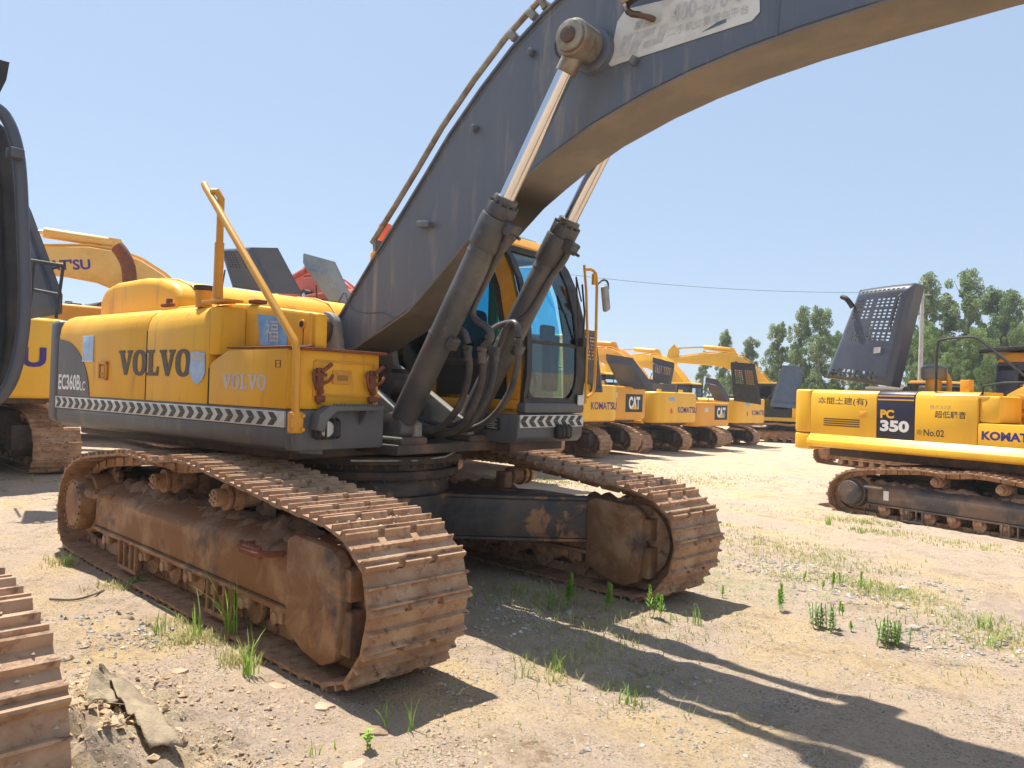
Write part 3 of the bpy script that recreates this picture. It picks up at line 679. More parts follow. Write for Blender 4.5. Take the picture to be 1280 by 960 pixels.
B = MB(); B.span((-2.6, -1.1, 2.0), (-.5, 1.2, 2.12), bev=.01); B.span((-.42, -.72, 1.2), (.35, -.47, 1.80)); B.span((-.9, -1.2, 1.2), (-.42, 1.25, 2.1)); up(B, 'inner_deck', DARK)
B = MB(); B.cyl((-.42, -1.33, 2.16), (-.42, -1.33, 2.29), .06, .065, seg=20); fc = up(B, 'filler_neck', YELO)
B = MB(); B.cyl((-.42, -1.33, 2.29), (-.42, -1.33, 2.33), .078, seg=20, bev=.008); up(B, 'filler_cap', BLK, fc)
B = MB(); B.box((-1.02, -1.30, 2.21), (.16, .05, .03), bev=.01); B.box((-1.0, -1.30, 2.24), (.05, .04, .05), bev=.01); B.box((.18, -1.25, 2.185), (.10, .1, .03), bev=.01); up(B, 'hood_latch', RUSTR)
# centre: boom bracket plates
lug = [(-.40, 1.17), (-.40, 1.75), (-.27, 2.02)]
for k in range(9):
    a = pi*.95-k*pi*.95/8; lug.append((-.06+.155*cos(a), 2.05+.155*sin(a)))
lug += [(.16, 1.8), (.85, 1.42), (1.05, 1.33), (1.06, 1.17)]
for (a, b) in ((-.46, -.385), (.13, .205)):
    up(MB().prism(lug, 'y', a, b, bev=.012), 'boom_bracket', GREYL)
B = MB(); B.cyl((-.06, -.50, 2.05), (-.06, -.455, 2.05), .12, seg=24, bev=.01); B.box((-.06, -.475, 1.88), (.07, .02, .2), bev=.006); B.cyl((-.06, -.47, 2.05), (-.06, -.52, 2.05), .055, seg=16); 
up(B, 'boom_pin', RUSTD); up(MB().cyl((-.06, .205, 2.05), (-.06, .26, 2.05), .12, seg=24, bev=.01), 'boom_pin', RUSTD)
B = MB(); B.span((-.4, -.38, 1.18), (.0, .125, 1.8), bev=.01); B.span((.0, -.38, 1.18), (.7, .125, 1.3), bev=.01); B.span((-.3, -.72, 1.75), (.3, -.47, 1.86), bev=.02)
B.prism([(.25, 1.3), (.25, 1.75), (.42, 1.75), (.66, 1.45), (.68, 1.3)], 'y', .02, .06, bev=.01)
B.cyl((.45, -.2, 1.62), (.45, .1, 1.62), .09, seg=16)
up(B, 'valve_block', XFR)
# ---------------- boom
top = [(-.16, 1.98), (-.12, 2.1), (-.02, 2.19), (.13, 2.37), (.41, 2.68), (.67, 2.95), (.92, 3.22), (1.16, 3.49), (1.47, 3.78), (1.75, 4.01), (2.02, 4.18), (2.4, 4.36), (2.8, 4.47), (3.3, 4.53), (4.0, 4.50), (5.0, 4.30), (6.2, 3.98), (6.55, 3.86)]
bot = [(6.62, 3.62), (6.3, 3.56), (5.4, 3.62), (4.71, 3.64), (4.16, 3.615), (3.75, 3.59), (3.4, 3.55), (3.1, 3.50), (2.8, 3.43), (2.42, 3.31), (2.13, 3.18), (1.95, 3.08), (1.75, 2.96), (1.44, 2.71), (1.09, 2.41), (.8, 2.18), (.5, 2.04), (.2, 1.91), (0, 1.87), (-.12, 1.9)]
YB0, YB1 = -.325, .10
boom = up(MB().prism(top+bot, 'y', YB0+.012, YB1-.012), 'boom', BOOMM)
def strip(B, line, y0, y1, off, th):
    n = len(line); P = []
    for i, (x, z) in enumerate(line):
        a = line[max(0, i-1)]; b = line[min(n-1, i+1)]; dx, dz = b[0]-a[0], b[1]-a[1]; l = math.hypot(dx, dz); P.append(((x, z), (-dz/l, dx/l)))
    for i in range(n-1):
        (p, np_), (q, nq) = P[i], P[i+1]
        c = [(p[0]+np_[0]*off, p[1]+np_[1]*off), (q[0]+nq[0]*off, q[1]+nq[1]*off), (q[0]+nq[0]*(off+th), q[1]+nq[1]*(off+th)), (p[0]+np_[0]*(off+th), p[1]+np_[1]*(off+th))]
        B.prism(c, 'y', y0, y1)
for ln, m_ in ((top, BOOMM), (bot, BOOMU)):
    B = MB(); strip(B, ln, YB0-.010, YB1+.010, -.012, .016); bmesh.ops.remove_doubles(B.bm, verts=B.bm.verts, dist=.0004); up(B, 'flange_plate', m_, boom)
# welded seams
B = MB()
B.tube([(-.06, YB0+.010, 2.42-.12), (.02, YB0+.009, 2.40), (.05, YB0+.009, 2.30), (.12, YB0+.009, 2.23), (.3, YB0+.009, 2.19), (.52, YB0+.009, 2.20), (.62, YB0+.009, 2.14)], .007, seg=6, smooth=2)
up(B, 'weld_seam', BOOMM, boom); B = MB()
B.tube([(3.62, YB0+.011, 3.58), (3.66, YB0+.011, 4.5)], .008, seg=6)
up(B, 'weld_seam', GREYL if False else BOOMM, boom)
for (x, z) in ((.97, 2.84),): up(MB().box((x, YB0-.02, z), (.13, .07, .045), rot=(0, .12, 0), bev=.006), 'welded_bracket', BOOMM, boom)
for (x, z) in ((1.43, 3.49), (1.93, 3.92), (2.74, 3.67)):
    B = MB(); B.box((x, YB0-.015, z), (.035, .05, .05), rot=(0, .6, 0), bev=.006); B.cyl((x, YB0-.04, z), (x, YB0-.043, z), .008); up(B, 'welded_bracket', BOOMM, boom)
B = MB(); B.tube([(p[0]+.0, YB0+.012, p[1]-.035) for p in top[3:16]], .007, seg=6); up(B, 'weld_seam', BOOMM, boom)
B = MB(); B.tube([(p[0], YB0+.012, p[1]+.035) for p in bot[2:17]], .007, seg=6); up(B, 'weld_seam', BOOMM, boom)
# pipes along the boom top
tl = top[4:]
def offs(line, o):
    P = []
    for i, (x, z) in enumerate(line):
        a = line[max(0, i-1)]; b = line[min(len(line)-1, i+1)]; dx, dz = b[0]-a[0], b[1]-a[1]; l = math.hypot(dx, dz); P.append((x-dz/l*o, z+dx/l*o))
    return P
for yy, oo in ((-.30, .125), (-.18, .085), (-.09, .075), (.02, .075)):
    pl = offs(tl, oo); up(MB().tube([(x, yy, z) for x, z in pl], .023, seg=10), 'hydraulic_pipe', STEEL, boom)
for i in (0, 6, 8, 10, 12):
    if i < len(tl)-1:
        x, z = offs(tl, .06)[i]; a = math.atan2(tl[i+1][1]-tl[i-1][1], tl[i+1][0]-tl[i-1][0])
        up(MB().box((x, -.13, z+.02), (.04, .38, .09), rot=(0, -a, 0), bev=.008), 'pipe_clamp', STEEL, boom)
x, z = offs(tl, .11)[5]
B = MB()
for q in (-.03, .07):
    p0 = Vector(offs(tl, .085)[5]).lerp(Vector(offs(tl, .085)[6]), .3+q*6)
    B.box((p0.x, -.285, p0.y), (.055, .085, .085), rot=(0, -.72, 0), bev=.01)
up(B, 'pipe_coupling', GREYL, boom)
up(MB().tube([(2.25, -.36, 3.98), (2.17, -.39, 3.93), (2.18, -.40, 3.82), (2.28, -.40, 3.75), (2.38, -.38, 3.77)], .008, smooth=2), 'grease_line', BLK, boom)
# decal
dp = [(2.545, 3.70), (2.60, 3.955), (2.66, 4.02), (3.46, 3.96), (3.52, 3.92), (3.525, 3.76), (3.48, 3.722), (2.62, 3.685), (2.565, 3.68)]
DY = YB0+.008
DUu, DUv = Vector((1, 0, .012)).normalized(), Vector((.04, 0, 1)).normalized()
sgn = up(MB().slab(dp, (0, DY, 0), U, Z, .004), 'white_decal', WHITE, boom)
text('400-678-0000'[:10], GHOST, sgn, (2.98, DY-.005, 3.845), DUu, DUv, .50, .105, bold=.01, name='decal_print')
text('二手机交易服务平台', GHOST, sgn, (2.96, DY-.005, 3.765), DUu, DUv, .50, .055, name='decal_print')
text('易百通', GHOST, sgn, (2.72, DY-.005, 3.865), DUu, DUv, .20, .05, bold=.01, name='decal_print', shear=.3)
B = MB(); B.slab([(2.60, 3.725), (2.66, 3.725), (2.72, 3.85), (2.655, 3.85)], (0, DY-.005, 0), U, Z, .001); B.slab([(2.69, 3.725), (2.75, 3.725), (2.78, 3.80), (2.86, 3.815), (2.88, 3.85), (2.74, 3.85)], (0, DY-.005, 0), U, Z, .001)
B.slab([(2.79, 3.735), (2.92, 3.745), (2.965, 3.85), (2.91, 3.85), (2.885, 3.78), (2.80, 3.775)], (0, DY-.005, 0), U, Z, .001); up(B, 'decal_logo', GHOST, sgn)
up(MB().slab([(3.18, 3.735), (3.33, 3.755), (3.33, 3.775), (3.28, 3.77)], (0, DY-.006, 0), U, Z, .001), 'torn_corner', BOOMM, sgn)
# work lamp
B = MB(); B.box((2.80, YB0-.16, 4.03), (.14, .12, .10), rot=(0, -.5, .3), bev=.012); wl = up(B, 'work_lamp', BLK, boom)
up(MB().box((2.80, YB0-.225, 4.0), (.12, .03, .11), rot=(0, -.5, .3), bev=.006), 'lamp_face', CLOTH, wl)
up(MB().tube([(2.72, YB0-.10, 3.99), (2.76, YB0-.13, 3.91), (2.84, YB0-.10, 3.89), (2.86, YB0, 3.90)], .02, seg=6, smooth=1), 'lamp_bracket', RUSTD, wl)
up(MB().cyl((2.44, YB0-.05, 3.80), (2.44, YB1+.06, 3.80), .145, seg=32, bev=.02), 'pin_boss', BOOMM, boom)
# arm, arm cylinder, bucket: mostly beyond the frame
arm = up(MB().prism([(6.05, 4.15), (6.35, 4.35), (6.65, 4.2), (6.95, 3.3), (7.15, 1.6), (7.05, 1.45), (6.9, 1.5), (6.5, 3.2), (6.25, 3.75)], 'y', -.22, .12, bev=.015), 'arm', BOOMM)
B = MB(); B.cyl((3.9, -.05, 4.75), (5.1, -.05, 4.66), .11, seg=20, bev=.01); B.prism([(3.55, 4.5), (3.75, 4.82), (3.95, 4.82), (4.2, 4.48)], 'y', -.14, .04, bev=.01); ac = up(B, 'arm_cylinder', CYLM)
up(MB().cyl((5.1, -.05, 4.66), (6.3, -.05, 4.32), .055, seg=16), 'rod', CHROME, ac)
bk = [(6.85, 1.55), (7.3, 1.5), (7.45, 1.1), (7.25, .55), (6.75, .15), (6.2, .12), (6.05, .3), (6.3, .5), (6.75, 1.1)]
up(MB().prism(bk, 'y', -.7, .6, bev=.03), 'bucket', RUSTF)
# ---------------- boom cylinders
def bcyl(y, s):
    f0, f1 = Vector((.92, y, 1.29)), Vector((1.77, y, 2.85)); d = (f1-f0).normalized(); pin = Vector((2.44, y, 3.80)); d2 = (pin-f0).normalized(); d = d2; f1 = f0+d*1.80
    B = MB(); B.cyl(f0+d*.08, f1, .098, seg=32, bev=.01); B.cyl(f1-d*.30, f1-d*.07, .115, seg=32, bev=.01); B.cyl(f1-d*.07, f1+d*.02, .105, seg=32, bev=.008); B.cyl(f1+d*.02, f1+d*.07, .085, seg=32, bev=.008)
    B.cyl(f0+d*.78, f0+d*.80, .103, seg=32); B.cyl(f0+d*1.44, f0+d*1.455, .102, seg=32)
    for k in range(12):
        a = 2*pi*k/12; nx_ = d.cross(Vector((0, 1, 0))).normalized(); c = f1+(nx_*cos(a)+Vector((0, 1, 0))*sin(a))*.096; B.cyl(c-d*.06, c+d*.035, .012, seg=6)
    B.cyl((f0.x, y-.09, f0.z), (f0.x, y+.09, f0.z), .115, seg=24, bev=.01)
    c = up(B, 'boom_cylinder', CYLM)
    up(MB().cyl(f1, pin, .056, seg=24), 'rod', CHROME, c)
    B = MB(); B.cyl((pin.x, y-.10, pin.z), (pin.x, y+.09, pin.z), .118, seg=32, bev=.015); B.cyl((pin.x, y-.13, pin.z), (pin.x, y-.10, pin.z), .10, seg=32, bev=.01); B.cyl(pin-d*.20, pin-d*.08, .068, seg=20)
    re = up(B, 'rod_eye', STEEL if True else 0, c)
    B = MB(); B.cyl((pin.x, y-.15, pin.z), (pin.x, y-.12, pin.z), .052, seg=24, bev=.006); up(B, 'pin', RUSTD, re)
    # port block at the head and rigid pipe down the barrel
    q = Vector((.9, 0, -.55)).normalized(); hp = f1-d*.10+q*.13+Vector((0, .02*s, 0))
    B = MB(); B.box(hp, (.09, .1, .10), rot=(0, -1.0, 0), bev=.012)
    for k in (-.03, .03):
        for k2 in (-.03, .03): B.cyl(hp+q*.04+Vector((0, k, k2)), hp+q*.07+Vector((0, k, k2)), .011, seg=6)
    up(B, 'port_block', CYLM, c)
    if s > 0: P = [hp-d*.02, hp-d*.1+q*.01, (1.60, -.38, 2.32), (1.50, -.38, 2.16), (1.53, -.38, 2.09), (1.66, -.37, 2.03), (1.69, -.365, 1.96), (1.60, -.36, 1.90)]
    else: P = [hp-d*.02, hp-d*.1+q*.01, (1.76, .22, 2.46), (1.60, .2, 2.20), (1.48, .18, 2.13), (1.34, .14, 2.11), (1.28, .08, 2.05), (1.30, .06, 2.0)]
    up(MB().tube([Vector(p) for p in P], .024, seg=10, smooth=2), 'cylinder_pipe', CYLM, c)
    B = MB(); b0 = f0+d*.80; B.box(b0+q*.12, (.09, .09, .05), rot=(0, -1.0, 0), bev=.008); up(B, 'pipe_clip', CYLM, c)
    return c
c1 = bcyl(-.50, 1); c2 = bcyl(.26, -1)
for yy in (-.5, .26): up(MB().box((.95, yy, 1.2), (.28, .28, .06), bev=.02), 'cylinder_foot_mount', RUSTD)
def hose(P, r=.026, m=HOSE, nm='hydraulic_hose'): up(MB().tube(P, r, seg=12, smooth=3), nm, m)
hose([(1.59, -.36, 1.86), (1.60, -.34, 1.72), (1.48, -.3, 1.45), (1.28, -.25, 1.28), (1.05, -.2, 1.24), (.75, -.15, 1.30)])
hose([(1.40, -.30, 1.88), (1.42, -.28, 1.74), (1.34, -.28, 1.48), (1.15, -.26, 1.30), (.9, -.26, 1.24), (.6, -.24, 1.32)])
hose([(1.50, -.10, 1.88), (1.50, -.12, 1.65), (1.40, -.14, 1.42), (1.2, -.12, 1.26), (.9, -.1, 1.26), (.6, -.1, 1.34)], .027)
hose([(1.30, .06, 1.98), (1.36, .06, 1.78), (1.30, .05, 1.52), (1.12, .04, 1.34), (.85, .05, 1.28), (.55, 0, 1.36)])
hose([(1.54, .12, 1.95), (1.54, .12, 1.72), (1.42, .11, 1.46), (1.18, .1, 1.28), (.85, .1, 1.26), (.55, .05, 1.34)])
for (x, y, z, t) in ((1.59, -.36, 1.88, .2), (1.40, -.30, 1.90, 0), (1.50, -.10, 1.90, 0), (1.30, .06, 2.0, 0), (1.54, .12, 1.97, 0)):
    B = MB(); B.cyl((x+.004, y, z-.10), (x, y, z-.03), .030, seg=12, bev=.004); B.box((x, y, z), (.06, .06, .032), rot=(0, .2, .3), bev=.008); B.cyl((x, y, z-.035), (x, y, z-.02), .035, seg=6)
    up(B, 'hose_fitting', mat('dusty_fitting', (.07, .06, .05), (.13, .10, .075), vs=9, rough=.6))
hose([(1.40, -.30, 1.93), (1.38, -.32, 2.02), (1.28, -.34, 2.04), (1.20, -.36, 1.90), (1.14, -.39, 1.74), (1.02, -.40, 1.46), (.98, -.42, 1.34)], .028, CYLM, 'rigid_pipe')
hose([(1.54, .12, 2.0), (1.52, .13, 2.11), (1.42, .15, 2.12), (1.32, .17, 1.94), (1.24, .18, 1.74), (1.10, .2, 1.46), (1.04, .22, 1.34)], .028, CYLM, 'rigid_pipe')
# ---------------- cab
cabp = [(-.50, 1.42), (1.36, 1.42), (1.41, 1.60), (1.40, 2.0), (1.36, 2.3), (1.27, 2.60), (1.16, 2.80), (1.02, 2.90), (-.45, 2.90), (-.52, 2.6)]
CY0, CY1 = .42, 1.29
cab = MB()
def wallframe(B, y0, y1):
    B.prism([(-.50, 1.42), (1.30, 1.42), (1.335, 1.52), (-.50, 1.52)], 'y', y0, y1, bev=.006)
    B.prism([(1.20, 1.52), (1.335, 1.52), (1.335, 2.0), (1.29, 2.3), (1.20, 2.58), (1.06, 2.84), (.90, 2.84), (.98, 2.70), (1.09, 2.45), (1.17, 2.1), (1.19, 1.8)], 'y', y0, y1, bev=.01)
    B.prism([(-.5, 2.78), (1.08, 2.78), (1.04, 2.86), (-.45, 2.86)], 'y', y0, y1, bev=.006)
    B.prism([(-.5, 1.52), (-.40, 1.52), (-.40, 2.8), (-.5, 2.8)], 'y', y0, y1, bev=.006)
    B.prism([(.28, 1.52), (.38, 1.52), (.38, 2.8), (.28, 2.8)], 'y', y0, y1, bev=.006)
wallframe(cab, CY0, CY0+.05); wallframe(cab, CY1-.05, CY1)
cab.span((-.53, CY0, 1.42), (-.48, CY1, 2.86), bev=.01); cab.span((-.5, CY0, 1.40), (1.3, CY1, 1.45))
cb_ = up(cab, 'cab', YELO)
B = MB(); B.prism([(.40, 1.55), (1.19, 1.55), (1.18, 1.80), (.40, 1.80)], 'y', CY0+.01, CY0+.035, bev=.003); up(B, 'side_lower_panel', DARK, cb_)
B = MB(); B.prism([(.38, 1.80), (1.19, 1.80), (1.17, 1.86), (.38, 1.86)], 'y', CY0+.004, CY0+.04, bev=.003)
B.prism([(1.19, 1.80), (1.17, 2.1), (1.09, 2.45), (.96, 2.72), (.90, 2.79), (.86, 2.79), (.93, 2.68), (1.04, 2.42), (1.11, 2.1), (1.13, 1.80)], 'y', CY0+.002, CY0+.045, bev=.004)
B.prism([(.52, 1.82), (.66, 1.82), (.66, 2.78), (.52, 2.78)], 'y', CY0+.012, CY0+.05); up(B, 'side_window_frame', BLK, cb_)
up(MB().prism([(.38, 1.84), (1.15, 1.84), (1.13, 2.1), (1.05, 2.42), (.90, 2.76), (.38, 2.76)], 'y', CY0+.024, CY0+.028), 'side_window', GLASS, cb_)
up(MB().prism([(-.40, 1.55), (.28, 1.55), (.28, 2.76), (-.40, 2.76)], 'y', CY0+.024, CY0+.028), 'side_window', GLASS, cb_)
up(MB().prism([(.38, 1.55), (1.17, 1.55), (1.13, 2.1), (1.05, 2.42), (.90, 2.76), (.38, 2.76)], 'y', CY1-.028, CY1-.024), 'side_window', GLASS, cb_)
up(MB().prism([(-.40, 1.55), (.28, 1.55), (.28, 2.76), (-.40, 2.76)], 'y', CY1-.028, CY1-.024), 'side_window', GLASS, cb_)
# windscreen
fl = [(1.365, 1.52), (1.395, 1.75), (1.39, 2.0), (1.35, 2.28), (1.27, 2.53), (1.18, 2.70), (1.10, 2.80)]
B = MB()
for i in range(len(fl)-1):
    p, q = fl[i], fl[i+1]; B.quad((p[0], CY0+.05, p[1]), (p[0], CY1-.12, p[1]), (q[0], CY1-.12, q[1]), (q[0], CY0+.05, q[1]))
up(B, 'windscreen', GLASS, cb_, smooth=None)
fo = [(x+.012, z) for x, z in fl]
def fstrip(B, y0, y1, th=.03):
    for i in range(len(fo)-1):
        p, q = fo[i], fo[i+1]; B.prism([(p[0]-th, p[1]), p, q, (q[0]-th, q[1])], 'y', y0, y1)
B = MB(); fstrip(B, CY0, CY0+.065); fstrip(B, CY1-.155, CY1-.008, .05); B.span((1.345, CY0, 1.50), (1.385, CY1-.02, 1.545), bev=.006); B.box((1.115, (CY0+CY1)/2, 2.79), (.05, CY1-CY0-.03, .06), bev=.01)
B.span((1.38, CY0+.05, 1.985), (1.395, CY1-.14, 2.015), bev=.003)
for (yy, zz) in ((CY0+.05, 1.53), (CY1-.16, 1.53)):     # rounded lower corners
    s_ = 1 if yy < .8 else -1
    B.slab([(yy, zz), (yy+s_*.12, zz), (yy+s_*.06, zz+.02), (yy+s_*.02, zz+.06), (yy, zz+.13)], (1.378, 0, 0), (0, 1, 0), Z, .012)
up(B, 'windscreen_frame', BLK, cb_)
B = MB(); B.span((1.30, CY0, 1.415), (1.40, CY1, 1.505), bev=.02); up(B, 'cab_front_sill', GREY, cb_)
B = MB(); B.box((1.405, CY1-.07, 1.53), (.015, .10, .09), bev=.01); up(B, 'reflector', WHITE, cb_)
B = MB(); B.prism([(1.15, 2.82), (1.02, 2.93), (.3, 2.96), (-.4, 2.95), (-.53, 2.86), (-.5, 2.84), (1.13, 2.80)], 'y', CY0-.01, CY1+.01, bev=.025, seg=3); up(B, 'cab_roof', YELO, cb_)
B = MB(); B.prism([(.98, 2.945), (.85, 3.0), (.35, 3.02), (.25, 2.965)], 'y', CY0+.12, CY1-.18, bev=.03, seg=3); up(B, 'roof_hatch', TEAL if False else mat('green_tinted_hatch', (.06, .22, .2), rough=.15, coat=.6), cb_)
B = MB(); B.tube([(1.41, CY1-.11, 2.55), (1.45, CY1-.12, 2.3), (1.43, CY1-.10, 2.02)], .009); B.tube([(1.42, CY1-.13, 2.40), (1.46, CY1-.22, 2.45), (1.43, CY1-.24, 2.60)], .007); B.tube([(1.43, CY1-.24, 2.60), (1.455, CY1-.21, 2.15)], .007)
B.box((1.43, CY1-.1, 2.04), (.05, .06, .08), bev=.01); up(B, 'wiper', BLK, cb_)
# interior
B = MB(); B.box((.60, .87, 1.72), (.5, .48, .16), bev=.05); B.box((.38, .87, 2.05), (.14, .46, .6), rot=(0, -.12, 0), bev=.06); B.box((.33, .87, 2.47), (.11, .25, .24), rot=(0, -.1, 0), bev=.05); B.cyl((.6, .87, 1.45), (.6, .87, 1.66), .16)
up(B, 'operator_seat', mat('dark_seat_cloth', (.03, .035, .045), rough=.9), cb_)
B = MB(); B.box((.45, .56, 1.75), (.5, .14, .14), bev=.03); B.tube([(.62, .56, 1.8), (.68, .58, 1.95), (.68, .60, 2.02)], .02); B.box((.45, 1.16, 1.75), (.5, .14, .14), bev=.03); B.tube([(.62, 1.16, 1.8), (.68, 1.14, 1.95), (.68, 1.14, 2.02)], .02)
B.box((1.15, 1.10, 1.85), (.10, .14, .5), bev=.02); B.box((1.12, 1.08, 2.12), (.06, .18, .14), bev=.02); B.tube([(1.1, .78, 1.45), (1.14, .78, 1.68), (1.10, .78, 1.78)], .015); B.tube([(1.1, .90, 1.45), (1.14, .90, 1.68), (1.10, .90, 1.78)], .015)
B.tube([(.5, .50, 1.86), (.5, .50, 2.2), (.62, .50, 2.2), (.62, .50, 1.9)], .012)
up(B, 'console', BLK, cb_)
# rail + mirror
B = MB(); B.tube([(1.36, CY1-.01, 2.70), (1.40, CY1+.06, 2.71), (1.43, CY1+.10, 2.66), (1.44, CY1+.09, 2.3), (1.44, CY1+.10, 1.75), (1.44, CY1+.09, 1.60), (1.42, CY1+.02, 1.56)], .014, seg=8, smooth=1)
B.tube([(1.36, CY1-.01, 2.74), (1.39, CY1-.01, 2.5), (1.41, CY1, 2.1), (1.41, CY1, 1.5)], .012); B.box((1.415, CY1+.07, 2.62), (.03, .035, .10), bev=.006); up(B, 'grab_rail', YELO, cb_)
B = MB(); B.tube([(1.44, CY1+.10, 2.58), (1.45, CY1+.17, 2.63), (1.46, CY1+.24, 2.62), (1.46, CY1+.25, 2.55)], .009, smooth=1); ma = up(B, 'mirror_arm', BLK, cb_)
B = MB(); B.box((1.47, CY1+.19, 2.46), (.05, .11, .24), rot=(.35, 0, .2), bev=.022, seg=3); up(B, 'mirror', GALV, ma)
B = MB(); B.cyl((1.05, CY1+.02, 2.92), (1.05, CY1+.02, 2.96), .015); up(B, 'antenna', BLK, cb_)
# beacon
B = MB(); B.cyl((-.97, 1.0, 2.40), (-.97, 1.0, 3.08), .022, seg=10); B.cyl((-.97, 1.0, 3.05), (-.97, 1.0, 3.09), .06, seg=20); be = up(B, 'beacon_post', BLK, cb_)
up(MB().cyl((-.97, 1.0, 3.09), (-.97, 1.0, 3.31), .076, .070, seg=24, bev=.015), 'beacon_lens', ORLENS, be)
# under-cab box with chevrons
B = MB(); B.prism([(.30, 1.17), (1.36, 1.17), (1.40, 1.22), (1.40, 1.405), (.30, 1.405)], 'y', .33, 1.27, bev=.015); fb = up(B, 'cab_step_box', GREY)
up(MB().span((1.402, .345, 1.30), (1.412, 1.26, 1.402)), 'chevron_strip', WHITE, fb)
B = MB()
for k in range(8): chev(B, .39+k*.113, 1.307, .087, .062, (1.413, 0, 0), (0, 1, 0), -1)
up(B, 'chevrons', BLKP, fb)
B = MB(); B.box((1.425, .92, 1.26), (.05, .18, .12), bev=.015)
for q in (.86, .92, .98): B.tube([(1.44, q, 1.32), (1.475, q, 1.30), (1.475, q, 1.22), (1.44, q, 1.20)], .008)
up(B, 'headlight', BLK, fb)
B = MB(); B.span((1.05, .324, 1.27), (1.22, .328, 1.37)); dp_ = up(B, 'data_plate', BLKP, fb)
B = MB()
for q in range(5): B.span((1.09, .322, 1.285+q*.016), (1.19-.02*(q % 2), .3235, 1.291+q*.016))
up(B, 'plate_lines', GHOST, dp_)
B = MB(); B.tube([(.62, -.7, 1.03), (.80, -.2, 1.02), (.84, .1, 1.04), (.88, .2, 1.09), (.9, .35, 1.1)], .008); up(B, 'cable', GHOST)
